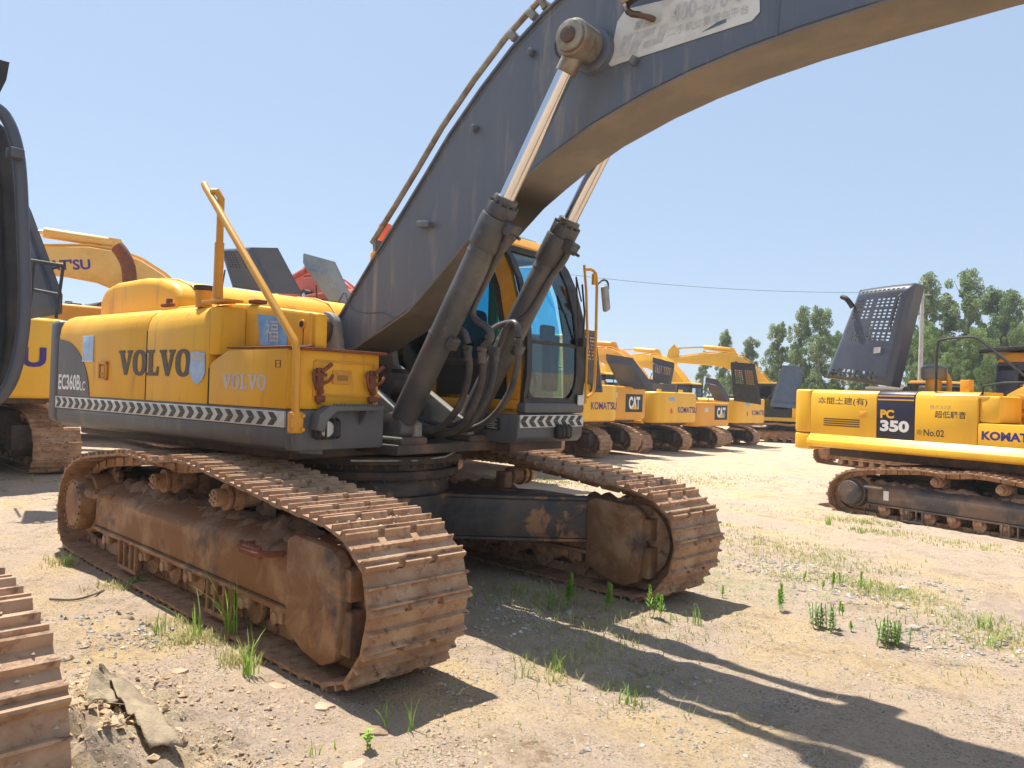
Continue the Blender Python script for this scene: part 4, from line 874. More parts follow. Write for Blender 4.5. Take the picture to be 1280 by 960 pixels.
# ================================================================== other machines
def wl(P, loc, a):   # world point -> frame turned by a at loc
    d = Vector(P)-Vector(loc); return Vector((d.x*cos(a)+d.y*sin(a), -d.x*sin(a)+d.y*cos(a), d.z))
FULL = [(x, z) for x, z in PATH]
def generic(name, label, loc, under, upper, paint, boompaint=None, cwtext=None, detail=0, group='excavators parked in the far row', cwz=(1.15, 2.32), hood=None, hoodm=PANB, hoodholes=True, hooddv=(0, 0, .2), boom_el=0.0, boomtext=None, boom=True, scale=1.0, stickers=True, cabm=None, seatback=False, cwx=-3.05, low_hood=None):
    t = thing(name, label, 'excavator', loc, 0, group); t.scale = (scale,)*3
    t.rotation_euler = (0, 0, under); undercarriage(t, detail=detail, n=46, seed=hash(label) % 97 if False else len(label))
    r = upper-under
    def pt(B, nm, m, parent=None, **k): return B.obj(nm, m, parent if parent else t, rot=0 if parent else r, **k)
    pt(MB().span((-2.6, -1.2, 1.06), (1.0, 1.2, 1.2), bev=.02), 'upper_deck', RUSTD)
    z0, z1 = cwz
    plan = [(-2.35, -1.42), (cwx+.28, -1.42), (cwx+.12, -1.36), (cwx+.03, -1.2), (cwx, -.9), (cwx, .9), (cwx+.03, 1.2), (cwx+.12, 1.36), (cwx+.28, 1.42), (-2.35, 1.42)]
    cw = pt(MB().prism(plan, 'z', z0, z1, bev=.09, seg=3), 'counterweight', paint)
    for s in (-1, 1):
        xf = .95 if s < 0 else -.55
        b = pt(MB().prism([(s*1.42, 1.3), (s*1.42, z1-.12), (s*1.36, z1-.04), (s*1.25, z1-.02), (s*.62, z1-.02), (s*.62, 1.3)], 'x', -2.345, xf if s > 0 else -.1, bev=.01), 'side_door', paint)
        if s < 0: pt(MB().span((-.09, -1.42, 1.3), (.95, -.72, 1.85), bev=.03), 'tool_box', paint)
        pt(MB().prism([(s*1.44, 1.3), (s*1.5, 1.22), (s*1.5, 1.12), (s*1.3, 1.1), (s*1.3, 1.3)], 'x', -2.345, .95 if s < 0 else 1.2), 'side_skirt', paint if paint not in (YELC,) else GREY)
    # engine bay
    B = MB(); B.span((-2.3, -.62, 1.3), (-.4, .62, z1-.12), bev=.02); B.cyl((-2.1, -.1, z1+.05), (-1.2, -.1, z1+.05), .13, seg=16, bev=.02); B.cyl((-1.0, .2, z1-.1), (-1.0, .2, z1+.22), .07, seg=12); B.box((-1.6, .35, z1+.0), (.6, .3, .25), bev=.03)
    B.box((-.7, -.4, z1-.02), (.5, .5, .18), bev=.02); pt(B, 'engine', RUSTD)
    if low_hood:
        B = MB()
        def f(u, v): return Vector((-2.28, -1.0+2.0*u, z1-.1+.42*v)), Vector((-1, 0, 0))
        holes_slab(B, f, 40, 9, {(i, j) for i in range(3, 22) for j in (5, 7) if i % 3}, .02)
        B.span((-2.26, -1.0, z1-.1), (-.6, 1.0, z1+.32), bev=.02); pt(B, 'engine_hood', PANB)
    if hood:
        C = [wl(at(*c), loc, upper)/scale for c in hood]
        hs = set()
        if hoodholes: hs = rect_holes(4, 11, 18, 31)|rect_holes(14, 21, 18, 31)
        raised_hood(t, C, hooddv, hoodm, holes=hs, rot=r)
        B = MB(); m0 = C[0].lerp(C[3], .45); B.tube([(m0.x, m0.y, m0.z), (C[0].x+.3, C[0].y, z1-.1)], .015); pt(B, 'hood_strut', BLK)
    # cab
    B = MB(); cy0, cy1 = .42, 1.38
    for yy in (cy0, cy1-.05):
        B.prism([(-.5, 1.25), (1.30, 1.25), (1.38, 1.7), (-.5, 1.7)], 'y', yy, yy+.05, bev=.01)
        B.prism([(1.28, 1.68), (1.38, 1.68), (1.34, 2.2), (1.08, 2.92), (.97, 2.92), (1.23, 2.2)], 'y', yy, yy+.05, bev=.01)
        B.span((-.5, yy, 1.68), (-.4, yy+.05, 2.92)); B.span((.33, yy, 1.68), (.42, yy+.05, 2.92)); B.span((-.5, yy, 2.84), (1.1, yy+.05, 2.95), bev=.01)
    B.span((-.52, cy0, 1.25), (-.47, cy1, 2.0), bev=.005); B.span((-.52, cy0, 2.75), (-.47, cy1, 2.95)); B.span((-.5, cy0, 1.2), (1.3, cy1, 1.28)); B.span((1.3, cy0, 1.25), (1.37, cy1, 1.6), bev=.02)
    cabo = pt(B, 'cab', cabm or BLK)
    B = MB(); B.prism([(-.54, 2.93), (1.1, 2.93), (1.0, 3.02), (-.4, 3.04)], 'y', cy0-.01, cy1+.01, bev=.03); pt(B, 'cab_roof', paint if not cabm else cabm, cabo)
    for nm, a in (('side_window', cy0+.02), ('side_window', cy1-.03)): pt(MB().prism([(-.42, 1.68), (1.3, 1.68), (1.28, 2.2), (1.02, 2.88), (-.42, 2.88)], 'y', a, a+.004), nm, GLASSD, cabo)
    B = MB(); B.quad((1.36, cy0, 1.6), (1.36, cy1, 1.6), (1.33, cy1, 2.2), (1.33, cy0, 2.2)); B.quad((1.33, cy0, 2.2), (1.33, cy1, 2.2), (1.06, cy1, 2.92), (1.06, cy0, 2.92)); pt(B, 'windscreen', GLASSD, cabo, smooth=None)
    pt(MB().quad((-.5, cy0, 2.0), (-.5, cy1, 2.0), (-.5, cy1, 2.75), (-.5, cy0, 2.75)), 'rear_window', GLASSD, cabo, smooth=None)
    B = MB(); B.box((.2, .9, 1.7), (.45, .45, .15), bev=.04); B.box((0, .9, 2.1), (.12, .42, .7), bev=.05); pt(B, 'operator_seat', BLK, cabo)
    # boom
    bp = boompaint or paint
    if boom:
        E0 = Vector((.1, 2.0)); ca, sa = cos(boom_el), sin(boom_el)
        def rp(p): d = Vector(p)-E0; return (E0.x+d.x*ca-d.y*sa, E0.y+d.x*sa+d.y*ca)
        tp = [(-.05, 2.12), (.4, 2.75), (1.0, 3.38), (1.6, 3.9), (2.1, 4.18), (2.6, 4.33), (3.2, 4.36), (4.2, 4.22), (5.7, 3.92)]
        bt = [(5.75, 3.7), (4.6, 3.68), (3.6, 3.68), (3.0, 3.62), (2.5, 3.45), (2.0, 3.1), (1.4, 2.58), (.8, 2.12), (.3, 1.86), (0, 1.85)]
        bo = pt(MB().prism([rp(p) for p in tp+bt], 'y', -.27, .27, bev=.02), 'boom', bp)
        for yy in (-.15, .0, .15): pt(MB().tube([(rp((x-.03, z+.07))[0], yy, rp((x-.03, z+.07))[1]) for x, z in tp[1:]], .022, seg=6), 'hydraulic_pipe', bp, bo)
        a1 = rp((2.35, 3.85)); pt(MB().cyl((a1[0], -.42, a1[1]), (a1[0], .42, a1[1]), .11, seg=20), 'boom_pin', RUSTD, bo)
        for s in (-1, 1):
            y = s*.40; f0 = Vector((.95, y, 1.3)); pe = Vector((a1[0], y, a1[1])); d = (pe-f0).normalized(); L_ = (pe-f0).length
            c = pt(MB().cyl(f0, f0+d*min(1.75, L_*.62), .095, seg=16, bev=.01), 'boom_cylinder', bp); pt(MB().cyl(f0+d*.7, pe, .05, seg=12), 'rod', CHROME, c)
        q0, q1, q2 = rp((2.7, 4.55)), rp((4.1, 4.6)), rp((5.6, 4.45))
        B = MB(); B.cyl((q0[0], 0, q0[1]), (q1[0], 0, q1[1]), .12, seg=16, bev=.02); B.prism([rp((2.3, 4.25)), rp((2.55, 4.65)), rp((2.8, 4.66)), rp((3.0, 4.33))], 'y', -.08, .08); c = pt(B, 'arm_cylinder', bp)
        pt(MB().cyl((q1[0], 0, q1[1]), (q2[0], 0, q2[1]), .055, seg=12), 'rod', CHROME, c)
        ar = [rp(p) for p in [(5.35, 4.35), (5.62, 4.68), (5.9, 4.35), (6.1, 3.2)]]
        pt(MB().prism(ar+[(5.9, 1.6), (5.75, 1.55), rp((5.6, 3.2)), rp((5.4, 3.7))], 'y', -.17, .17, bev=.02), 'arm', bp)
        pt(MB().prism([(5.6, 1.6), (6.1, 1.55), (6.2, 1.0), (5.95, .45), (5.4, .15), (5.0, .25), (5.35, .7)], 'y', -.6, .6, bev=.04), 'bucket', RUSTF)
        if boomtext:
            p0 = rp((3.1, 3.86)); dx = Vector((cos(boom_el-.16), 0, sin(boom_el-.16)))
            pz = Vector((-dx.z, 0, dx.x))
            # left side of the boom: reads towards the machine's rear
            e = Vector((p0[0], .272, p0[1]))+dx*1.5
            text(boomtext, BLUEK, bo, e, -dx, pz, 1.5, .24, bold=.03)
    RX = Vector((0, -1, 0))
    if cwtext == 'K':
        text("KOMAT'SU", BLUEK, cw, (cwx-.001, .12, z0+.38), RX, Z, 1.34, .25, bold=.022, th=.003)
    elif cwtext == 'KW':
        text("KOMAT'SU", BLUEK, cw, (cwx-.001, 1.20, z0+.45), RX, Z, 2.25, .30, bold=.045, th=.003)
    elif cwtext == 'C':
        lg = pt(MB().slab([(0, 0), (1.0, 0), (1.0, .62), (0, .62)], (cwx-.001, -.02, z0+.28), RX, Z, .006), 'logo_panel', mat('black_green_panel', (.012, .03, .028)), cw)
        text('CAT', WHT2, lg, (cwx-.008, -.20, z0+.38), RX, Z, .66, .44, bold=.05)
        pt(MB().slab([(0, 0), (.36, 0), (.18, .20)], (cwx-.0105, -.36, z0+.375), RX, Z, .002), 'logo_triangle', YELK, lg)
    if cwtext and stickers:
        if cwtext == 'K':
            pt(MB().slab([(0, 0), (.4, 0), (.4, .12), (0, .12)], (cwx-.001, .75, z1-.32), RX, Z, .004), 'sticker', SKYB, cw)
            pt(MB().slab([(0, 0), (.14, 0), (.14, .1), (.08, .2), (0, .2)], (cwx-.001, .62, z0+.36), RX, Z, .004), 'sticker', REDP, cw)
        else: pt(MB().slab([(0, 0), (.3, 0), (.3, .18), (0, .18)], (cwx-.001, .75, z1-.4), RX, Z, .004), 'sticker', WHITE, cw)
        for yy in (-.75, .75): pt(MB().cyl((cwx+.45, yy, z1-.01), (cwx+.45, yy, z1+.10), .09, seg=14, bev=.02), 'lifting_eye', paint, cw)
    return t
P180 = pi
rows = [
 ('yellow excavator with blue lettering, closest of the far row, partly hidden by the foreground cab', (-12.45, 14.9), YELK, 'K', [(735, 490, 24), (755, 490, 23.6), (746, 416, 23.6), (724, 412, 24)], PANB, dict(hooddv=(0, .05, .05))),
 ('amber excavator with black and white logo panel, between the two nearest blue-lettered ones', (-13.25, 17.7), YELC, 'C', [(775, 486, 27), (815, 488, 26.6), (790, 455, 26.6), (757, 450, 27)], PANB, dict(hoodholes=False)),
 ('yellow excavator with blue lettering and dark engine hood, in the middle of the far row', (-13.55, 21.6), YELK, 'K', [(815, 477, 30), (838, 481, 29.6), (842, 460, 29.6), (815, 453, 30)], PANB, dict(low_hood=True)),
 ('smaller amber excavator with square logo panel on a low counterweight in the far row', (-14.35, 25.7), YELC, 'C', [(892, 501, 33), (911, 503, 32.6), (896, 481, 32.6), (881, 478, 33)], PANB, dict(hoodholes=False, cwz=(1.0, 2.02))),
 ('yellow excavator with black perforated hood standing upright, farthest blue-lettered one', (-15.15, 30.6), YELK, 'K', [(917, 501, 36), (951, 506, 35.5), (943, 460, 35.5), (913, 458, 36)], BLK, dict()),
]
for i, (lb, (x, y), pm, tx, hd, hm, kw) in enumerate(rows):
    zc = [-.43, -.43, -.57, -.64, -.73][i]
    generic('crawler_excavator', lb, (x, y, zc), P180, P180+rad([1, 0, 0, -2, 0][i]), pm, cwtext=tx, hood=hd, hoodm=hm, boom_el=rad([1, -1, 1, 2, 3][i]), boomtext=("KOMAT'SU" if tx == 'K' and i == 2 else None), **kw)
# side-on machine with a steel blue hood behind the right-hand excavator
generic('crawler_excavator', 'distant yellow excavator seen side-on with ribbed steel blue engine hood raised', (-13.9, 37.4, -.8), rad(203), rad(203), YELK, hood=[(963, 508, 40), (995, 511, 39.6), (1004, 464, 39.6), (978, 462, 40)], hoodm=PANBL, boom_el=rad(3), cwz=(1.15, 2.1), hoodholes=False, scale=1.1)
# machines behind the foreground one
L2 = generic('crawler_excavator', 'bright yellow excavator at the left edge with black hood raised beside a guard rail', (-10.1, -1.75, .12), P180, P180, YELK, cwtext='KW', detail=1, group='excavators parked behind the foreground one', hood=[(20, 400, 9.9), (73, 392, 9.9), (34, 288, 9.9), (12, 240, 9.9)], hoodm=PANB, hooddv=(0, 0, .25), stickers=False, boom=False, hoodholes=False)
lp = lambda px, py, d: wl(at(px, py, d), (-10.1, -1.75, .12), P180)
B = MB(); D_ = 9.6
B.tube([lp(2, 320, D_), lp(79, 332, D_), lp(80, 336, D_)], .022); B.tube([lp(79, 333, D_), lp(70, 398, D_)], .02); B.tube([lp(20, 358, D_), lp(77, 369, D_)], .02); B.tube([lp(42, 326, D_), lp(36, 398, D_)], .022); B.tube([lp(79, 332, D_), lp(55, 338, D_+.8)], .02)
B.obj('guard_rail', BLK, L2, rot=0)
generic('crawler_excavator', 'pale yellow excavator whose lettered boom arches above the hoods at left', (-12.6, 4.7, .1), P180, rad(250), YELD, detail=0, group='excavators parked behind the foreground one', hood=[(288, 359, 15.6), (343, 367, 15.2), (312, 309, 15.2), (273, 311, 15.6)], hoodm=PANB, hooddv=(-.45, .25, 0), boomtext="KOMAT'SU", boom_el=rad(1.5), cabm=None)
L3 = bpy.data.objects['crawler_excavator']
st = [o for o in bpy.data.objects if o.get('label', '').startswith('pale yellow excavator whose')][0]
sp = lambda px, py, d: wl(at(px, py, d), (-12.6, 4.7, .1), P180)
B = MB(); B.tube([sp(162, 372, 15), sp(162, 345, 15), sp(160, 330, 15), sp(152, 315, 15), sp(147, 309, 15)], .13, seg=14, smooth=1, caps=False); B.obj('exhaust_stack', RUSTR, st)
generic('crawler_excavator', 'orange-red excavator whose boom and cab frame show above the foreground engine hood', (-8.5, 6.6, .05), P180, P180, REDO, detail=0, group='excavators parked behind the foreground one', boom_el=rad(-14), scale=1.17, cabm=REDO)
generic('crawler_excavator', 'excavator with pale grey perforated hood leaning over beside the orange-red one', (-10.4, 10.1, -.1), P180, P180, YELO, detail=0, group='excavators parked behind the foreground one', hood=[(411, 378, 16), (434, 381, 15.7), (415, 341, 15.7), (376, 330, 16)], hoodm=PANL, boom=False)

generic('crawler_excavator', 'excavator with dark cab and yellow roof, farthest back at the left', (-18.4, 2.6, .35), P180, P180, YELO, group='excavators parked behind the foreground one', boom=False, scale=1.28)
# ---------------- right-hand machine, seen from its side
A5 = rad(-14.5); L5 = (2.45, 12.04, -.55)
e5 = thing('crawler_excavator', 'side-on yellow excavator at the right with navy number panel and raised perforated hood', 'excavator', L5, A5)
undercarriage(e5, detail=1, n=50, seed=8, framem=mat('dark_dusty_frame', (.075, .07, .07), (.20, .13, .09), vs=2.2, lo=.42, hi=.6, c3=(.24, .17, .12), s3=8, rough=.7, bump=.2, bs=30))
for o in list(e5.children):
    if o.name.startswith('track_frame') and min(v.co.y for v in o.data.vertices) < 0: MB().box((-1.42, -1.615, .46), (.10, .008, .17)).obj('white_tag', WHT2, o)
def p5(B, nm, m, parent=None, **k): return B.obj(nm, m, parent or e5, **k)
YS = -1.5
p5(MB().span((-2.9, -1.25, 1.06), (1.2, 1.25, 1.3), bev=.02), 'upper_deck', RUSTD)
plan = [(-3.18, -1.5), (-3.45, -1.49), (-3.6, -1.42), (-3.70, -1.25), (-3.76, -.8), (-3.78, 0), (-3.76, .8), (-3.70, 1.25), (-3.6, 1.42), (-3.45, 1.49), (-3.18, 1.5)]
cw = p5(MB().prism(plan, 'z', 1.50, 2.37, bev=.05, seg=3), 'counterweight', YELK); p5(MB().prism(plan, 'z', 1.16, 1.49, bev=.05, seg=3), 'lower_block', YELK, cw)
def sd(x0, x1, nm, m, z0=1.49, z1=2.37): return p5(MB().prism([(YS, z0), (YS, z1-.15), (YS+.03, z1-.06), (YS+.09, z1-.015), (YS+.2, z1), (-.7, z1), (-.7, z0)], 'x', x0, x1, bev=.008), nm, m)
da = sd(-3.17, -1.73, 'side_door', YELK); db = sd(-1.72, -1.0, 'number_panel', NAVY); dc = sd(-.99, .085, 'side_door', YELK)
p5(MB().span((.09, YS+.03, 1.86), (.42, -.75, 2.31), bev=.05), 'tank_corner', YELK); fb5 = p5(MB().span((.09, YS, 1.38), (2.1, -.72, 1.855), bev=.02), 'tool_box', YELK)
p5(MB().prism([(YS, 1.489), (YS-.11, 1.36), (YS-.12, 1.27), (YS, 1.23), (-1.3, 1.23), (-1.3, 1.489)], 'x', -3.17, 2.0, bev=.008), 'side_skirt', YELK)
p5(MB().prism([(1.42, 1.2), (1.5, 1.3), (1.5, 2.2), (1.4, 2.37), (.7, 2.37), (.7, 1.2)], 'x', -3.17, -.5, bev=.01), 'side_door', YELK)
text('本間土建(有)', BLKP, da, (-3.0, YS-.001, 2.06), U, Z, 1.08, .16, bold=.008)
B = MB()
for q in range(4): B.span((-2.86, YS-.004, 1.66+q*.042), (-2.07, YS, 1.682+q*.042))
p5(B, 'vent_grille', mat('brown_louvre', (.10, .04, .012)), da)
B = MB(); B.span((-2.08, YS-.012, 1.85), (-1.92, YS, 1.97), bev=.006); B.cyl((-2.0, YS-.02, 1.91), (-2.0, YS, 1.91), .02, seg=10); p5(B, 'door_handle', YELC, da)
text('PC', YELK, db, (-1.65, YS-.001, 1.86), U, Z, .27, .16, bold=.05); text('350', WHT2, db, (-1.65, YS-.001, 1.62), U, Z, .56, .21, bold=.05)
for z in (2.26, 2.19): p5(MB().span((-1.71, YS-.004, z), (-1.01, YS, z+.025)), 'stripe', YELK, db)
p5(MB().span((-1.71, YS-.003, 2.222), (-1.01, YS, 2.252)), 'stripe', BLUEK, db)
text('排ガス3次', mat('faint_print', (.30, .28, .26)), dc, (-.72, YS-.001, 2.06), U, Z, .37, .075); text('超低騒音', BLKP, dc, (-.63, YS-.001, 1.91), U, Z, .53, .125, bold=.01)
text('No.02', BLKP, dc, (-.82, YS-.001, 1.585), U, Z, .36, .12, bold=.012); text('㊞', BLKP, dc, (-.95, YS-.001, 1.595), U, Z, .10, .10)
text("KOMAT'SU", BLUEK, fb5, (.16, YS-.001, 1.585), U, Z, .98, .15, bold=.045)
# raised hood
hn = set()
for (u0, u1) in ((4, 15), (18, 32)):
    for (v0, v1) in ((47, 52), (40, 45), (33, 38), (26, 31)):
        if u0 == 4 and v1 == 38: continue
        if u0 == 4 and v1 == 31: u0_ = 9
        else: u0_ = u0
        hn |= {(i, j) for i in range(u0_, u1) for j in range(v0, v1) if (i-u0_) % 3 != 2 and (j-v0) % 2 == 0}
hn |= {(i, j) for i in range(4, 31) for j in range(2, 8) if i % 3 != 0 and j % 3 != 1 and not (j > 5 and i < 8)}
hn |= {(i, j) for i in range(4, 34) for j in (57,) if i % 3 != 0}
rh = raised_hood(e5, [(-3.0, -1.35, 2.62), (-1.56, -1.40, 2.46), (-1.24, -1.22, 4.35), (-2.38, -1.22, 4.33)], (.0, .26, -.02), PANB, nu=38, nv=60, holes=hn, bulge=.05)
B = MB(); B.tube([(-2.42, -1.30, 3.98), (-2.5, -1.38, 4.15), (-2.62, -1.38, 4.2)], .055, seg=12, smooth=2, r1=.045); p5(B, 'intake_horn', BLK, rh)
B = MB(); B.tube([(-1.42, -1.30, 4.16), (-1.44, -1.36, 4.1), (-1.54, -1.42, 3.6), (-1.58, -1.36, 3.5)], .016); p5(B, 'hood_handle', BLK, rh)
p5(MB().slab([(-1.86, 3.06), (-1.72, 3.07), (-1.71, 3.18), (-1.85, 3.17)], (0, -1.45, 0), U, Z, .003), 'sticker', SILV, rh)
B = MB(); B.span((-2.95, -.7, 1.5), (-.4, .7, 2.3), bev=.02); B.cyl((-2.6, -.5, 2.35), (-1.8, -.5, 2.35), .12, seg=14); B.box((-1.5, .2, 2.35), (.7, .5, .3), bev=.04); p5(B, 'engine', RUSTD)
B = MB(); B.cyl((-1.02, -.9, 2.35), (-1.02, -.9, 2.62), .13, seg=18); pc = p5(B, 'air_cleaner', YELO); B = MB(); B.cyl((-1.02, -.9, 2.60), (-1.02, -.9, 2.80), .21, .22, seg=28, bev=.01); B.cyl((-1.02, -.9, 2.80), (-1.02, -.9, 2.86), .225, .15, seg=28, bev=.02); p5(B, 'pre_cleaner', mat('smoked_plastic', (.16, .15, .13), rough=.3), pc)
B = MB(); B.tube([(-.80, -.8, 2.3), (-.78, -.8, 2.55), (-.86, -.8, 2.72), (-.95, -.85, 2.70)], .045, smooth=2); p5(B, 'intake_hose', YELO, pc)
B = MB(); B.tube([(-.67, -1.42, 2.36), (-.67, -1.42, 3.22), (-.60, -1.42, 3.28), (-.06, -1.42, 3.30), (.05, -1.42, 3.25), (.85, -1.42, 2.55), (1.6, -1.42, 1.95)], .022, smooth=1); B.tube([(.11, -1.42, 2.32), (.14, -1.42, 2.52), (1.3, -1.42, 2.55)], .018, smooth=1); p5(B, 'handrail', BLK)
B = MB(); B.span((-.38, -1.2, 2.36), (-.22, -1.05, 2.58), bev=.01); p5(B, 'filler_box', YELC)
B = MB(); B.box((-.2, YS+.05, 2.28), (.9, .06, .05), bev=.02); p5(B, 'door_ridge', YELD, dc)
# cab on the far side
B = MB(); cy0, cy1 = .35, 1.35
for yy in (cy0, cy1-.05):
    B.span((-.55, yy, 1.3), (1.3, yy+.05, 1.9), bev=.01); B.span((-.55, yy, 1.9), (-.2, yy+.05, 2.9), bev=.01); B.span((1.1, yy, 1.9), (1.3, yy+.05, 2.9), bev=.01); B.span((-.55, yy, 2.8), (1.25, yy+.05, 2.95)); B.span((.35, yy, 1.9), (.45, yy+.05, 2.9))
B.span((-.58, cy0, 1.3), (-.53, cy1, 2.9)); c5 = p5(B, 'cab', PANB)
p5(MB().prism([(-.60, 2.95), (1.3, 2.95), (1.2, 3.12), (-.4, 3.14)], 'y', cy0-.02, cy1+.02, bev=.04), 'cab_roof', YELO, c5)
p5(MB().prism([(-.85, 3.12), (1.4, 3.25), (1.4, 3.29), (-.85, 3.22)], 'y', cy0-.1, cy1+.1, bev=.01), 'roof_guard', BLK, c5)
p5(MB().span((-.2, cy0+.02, 1.9), (1.1, cy0+.024, 2.8)), 'side_window', GLASSD, c5); p5(MB().span((-.2, cy1-.03, 1.9), (1.1, cy1-.026, 2.8)), 'side_window', GLASSD, c5)
B = MB(); B.prism([(-.1, 1.3), (-.1, 2.0), (.1, 2.35), (.32, 2.48), (.55, 2.40), (.66, 2.2), (.7, 1.3)], 'y', -.62, -.55, bev=.01); B.prism([(-.1, 1.3), (-.1, 2.0), (.1, 2.35), (.32, 2.48), (.55, 2.40), (.66, 2.2), (.7, 1.3)], 'y', .2, .27, bev=.01); p5(B, 'boom_bracket', YELC)
B = MB(); B.cyl((.33, -.72, 2.23), (.33, .3, 2.23), .13, seg=24, bev=.02); B.box((.38, -.70, 2.0), (.18, .02, .08), rot=(0, -.5, 0), bev=.006); p5(B, 'boom_pin', YELO)
tp = [(.18, 2.3), (.5, 2.85), (1.1, 3.5), (1.8, 4.05), (2.4, 4.3), (3.2, 4.4), (4.4, 4.2), (5.9, 3.85)]; bt = [(5.9, 3.6), (4.6, 3.65), (3.4, 3.68), (2.7, 3.55), (2.1, 3.2), (1.4, 2.6), (.8, 2.15), (.35, 2.05)]
b5 = p5(MB().prism(tp+bt, 'y', -.45, .12, bev=.02), 'boom', YELO)
for yy in (-.40, -.30, -.2): p5(MB().tube([(.25, yy-.05, 2.2), (.25, yy, 2.5), (.55, yy, 3.0), (1.1, yy, 3.62), (1.8, yy, 4.15), (3.2, yy, 4.5)], .03, smooth=1), 'hydraulic_pipe', YELO, b5)
p5(MB().prism([(5.6, 4.2), (6.0, 4.4), (6.3, 3.6), (6.4, 1.5), (6.2, 1.4), (5.7, 3.2)], 'y', -.35, .02, bev=.02), 'arm', YELO)
p5(MB().prism([(6.1, 1.5), (6.6, 1.45), (6.6, .8), (6.2, .3), (5.6, .15), (5.3, .3), (5.8, .8)], 'y', -.8, .5, bev=.04), 'bucket', RUSTF)
for y in (-.6, .27):
    f0 = Vector((1.3, y, 1.45)); pe = Vector((2.3, y, 3.75)); d = (pe-f0).normalized(); c = p5(MB().cyl(f0, f0+d*1.6, .1, seg=16, bev=.01), 'boom_cylinder', YELO); p5(MB().cyl(f0+d*1.5, pe, .055, seg=12), 'rod', CHROME, c)
# small machines glimpsed behind it
B = MB()
t = thing('crawler_excavator', 'blue-green excavator peeking out behind the right-hand cab', 'excavator', (3.0, 21.3, -.66), rad(170))
MB().prism([(-2.6, 1.2), (-2.6, 2.3), (-2.2, 2.55), (-.4, 2.6), (.6, 2.2), (.9, 1.2)], 'y', -1.3, 1.3, bev=.08).obj('upper_body', TEAL, t)
MB().prism([(0, 1.3), (1.5, 1.3), (1.5, 2.3), (1.2, 2.95), (0, 2.95)], 'y', .35, 1.25, bev=.05).obj('cab', mat('dark_teal', (.01, .1, .11)), t); undercarriage(t, detail=0, n=40, seed=2)
t = generic('crawler_excavator', 'small yellow-roofed excavator behind the raised hood of the right-hand one', (-3.0, 24.0, -.65), rad(-20), rad(-20), YELO, boom=False, group=None)

# ---------------- left foreground machine
AL = rad(13); LL = (.78, -4.93, 0)
e6 = thing('crawler_excavator', 'nearest dark excavator cut off by the left edge, showing only track and cab rail', 'excavator', LL, 0)
undercarriage(e6, detail=2, w=.66, n=50, seed=11)
def p6(B, nm, m, parent=None, **k): return B.obj(nm, m, parent or e6, rot=0 if parent else AL, **k)
p6(MB().span((-2.6, -1.2, 1.05), (.9, 1.0, 1.4), bev=.03), 'upper_deck', GREY); p6(MB().prism([(-2.4, -1.4), (-3.0, -1.2), (-3.1, 0), (-3.0, .9), (-2.4, 1.1)], 'z', 1.15, 2.3, bev=.06), 'counterweight', GREY)
p6(MB().span((-2.4, -1.4, 1.3), (.4, -.6, 2.2), bev=.05), 'side_door', YEL); p6(MB().span((-2.4, -.6, 1.4), (-.6, 1.0, 2.3), bev=.08), 'engine_hood', YEL)
B = MB()
for yy in (.30, 1.12):
    B.span((-.4, yy, 1.4), (1.2, yy+.05, 1.75), bev=.01); B.prism([(1.12, 1.75), (1.22, 1.75), (1.2, 2.2), (1.0, 2.9), (.88, 2.9), (1.1, 2.2)], 'y', yy, yy+.05, bev=.01); B.span((-.4, yy, 1.75), (-.3, yy+.05, 2.9)); B.span((-.4, yy, 2.82), (1.0, yy+.05, 2.95), bev=.01)
B.span((-.4, .3, 1.4), (1.2, 1.17, 1.45)); c6 = p6(B, 'cab', BLK)
p6(MB().prism([(-.45, 2.95), (1.15, 2.93), (1.2, 3.0), (-.4, 3.05)], 'y', .25, 1.22, bev=.02), 'cab_roof', BLK, c6)
for a in (.32, 1.15): p6(MB().span((-.3, a, 1.75), (1.0, a+.005, 2.85)), 'side_window', GLASSD, c6)
cp = lambda px, py, d: (lambda q: Vector((q.x*cos(AL)+q.y*sin(AL), -q.x*sin(AL)+q.y*cos(AL), q.z)))(at(px, py, d)-Vector(LL))
B = MB(); D_ = 3.4
B.tube([cp(-30, 128, D_), cp(-8, 132, D_), cp(8, 145, D_), cp(20, 175, D_), cp(26, 215, D_), cp(29, 300, D_), cp(32, 380, D_), cp(26, 440, D_), cp(10, 490, D_), cp(-20, 510, D_)], .026, seg=14, smooth=2)
p6(B, 'cab_guard_rail', PANB, c6)
p6(MB().box(cp(19, 192, D_-.05), (.05, .06, .045), bev=.008), 'rail_bracket', PANB, c6)
B = MB(); B.tube([cp(-30, 150, D_+.1), cp(-4, 158, D_+.1), cp(4, 180, D_+.1), cp(11, 260, D_+.1), cp(17, 400, D_+.1), cp(10, 470, D_+.1), cp(-20, 500, D_+.1)], .030, seg=12, smooth=1)
dr = p6(B, 'open_door_frame', BLK, c6)
q = [cp(-25, 165, D_+.12), cp(0, 180, D_+.12), cp(9, 270, D_+.12), cp(15, 400, D_+.12), cp(8, 465, D_+.12), cp(-25, 490, D_+.12)]
b_ = MB(); dn = (q[1]-q[0]).cross(q[3]-q[0]).normalized()*.02; va = [b_.bm.verts.new(p) for p in q]; vb = [b_.bm.verts.new(p+dn) for p in q]; b_.bm.faces.new(va); b_.bm.faces.new(vb[::-1])
for i in range(6): b_.bm.faces.new((va[i], vb[i], vb[(i+1) % 6], va[(i+1) % 6]))
p6(b_, 'door_panel', mat('dark_door_panel', (.03, .033, .038), rough=.35), dr)
B = MB(); a_, b2, c_, d_ = cp(-30, 66, D_), cp(12, 78, D_), cp(8, 100, D_), cp(-6, 128, D_)
v_ = [a_, b2, c_, d_, cp(-30, 128, D_)]; off_ = (cp(0, 100, D_+.5)-cp(0, 100, D_))
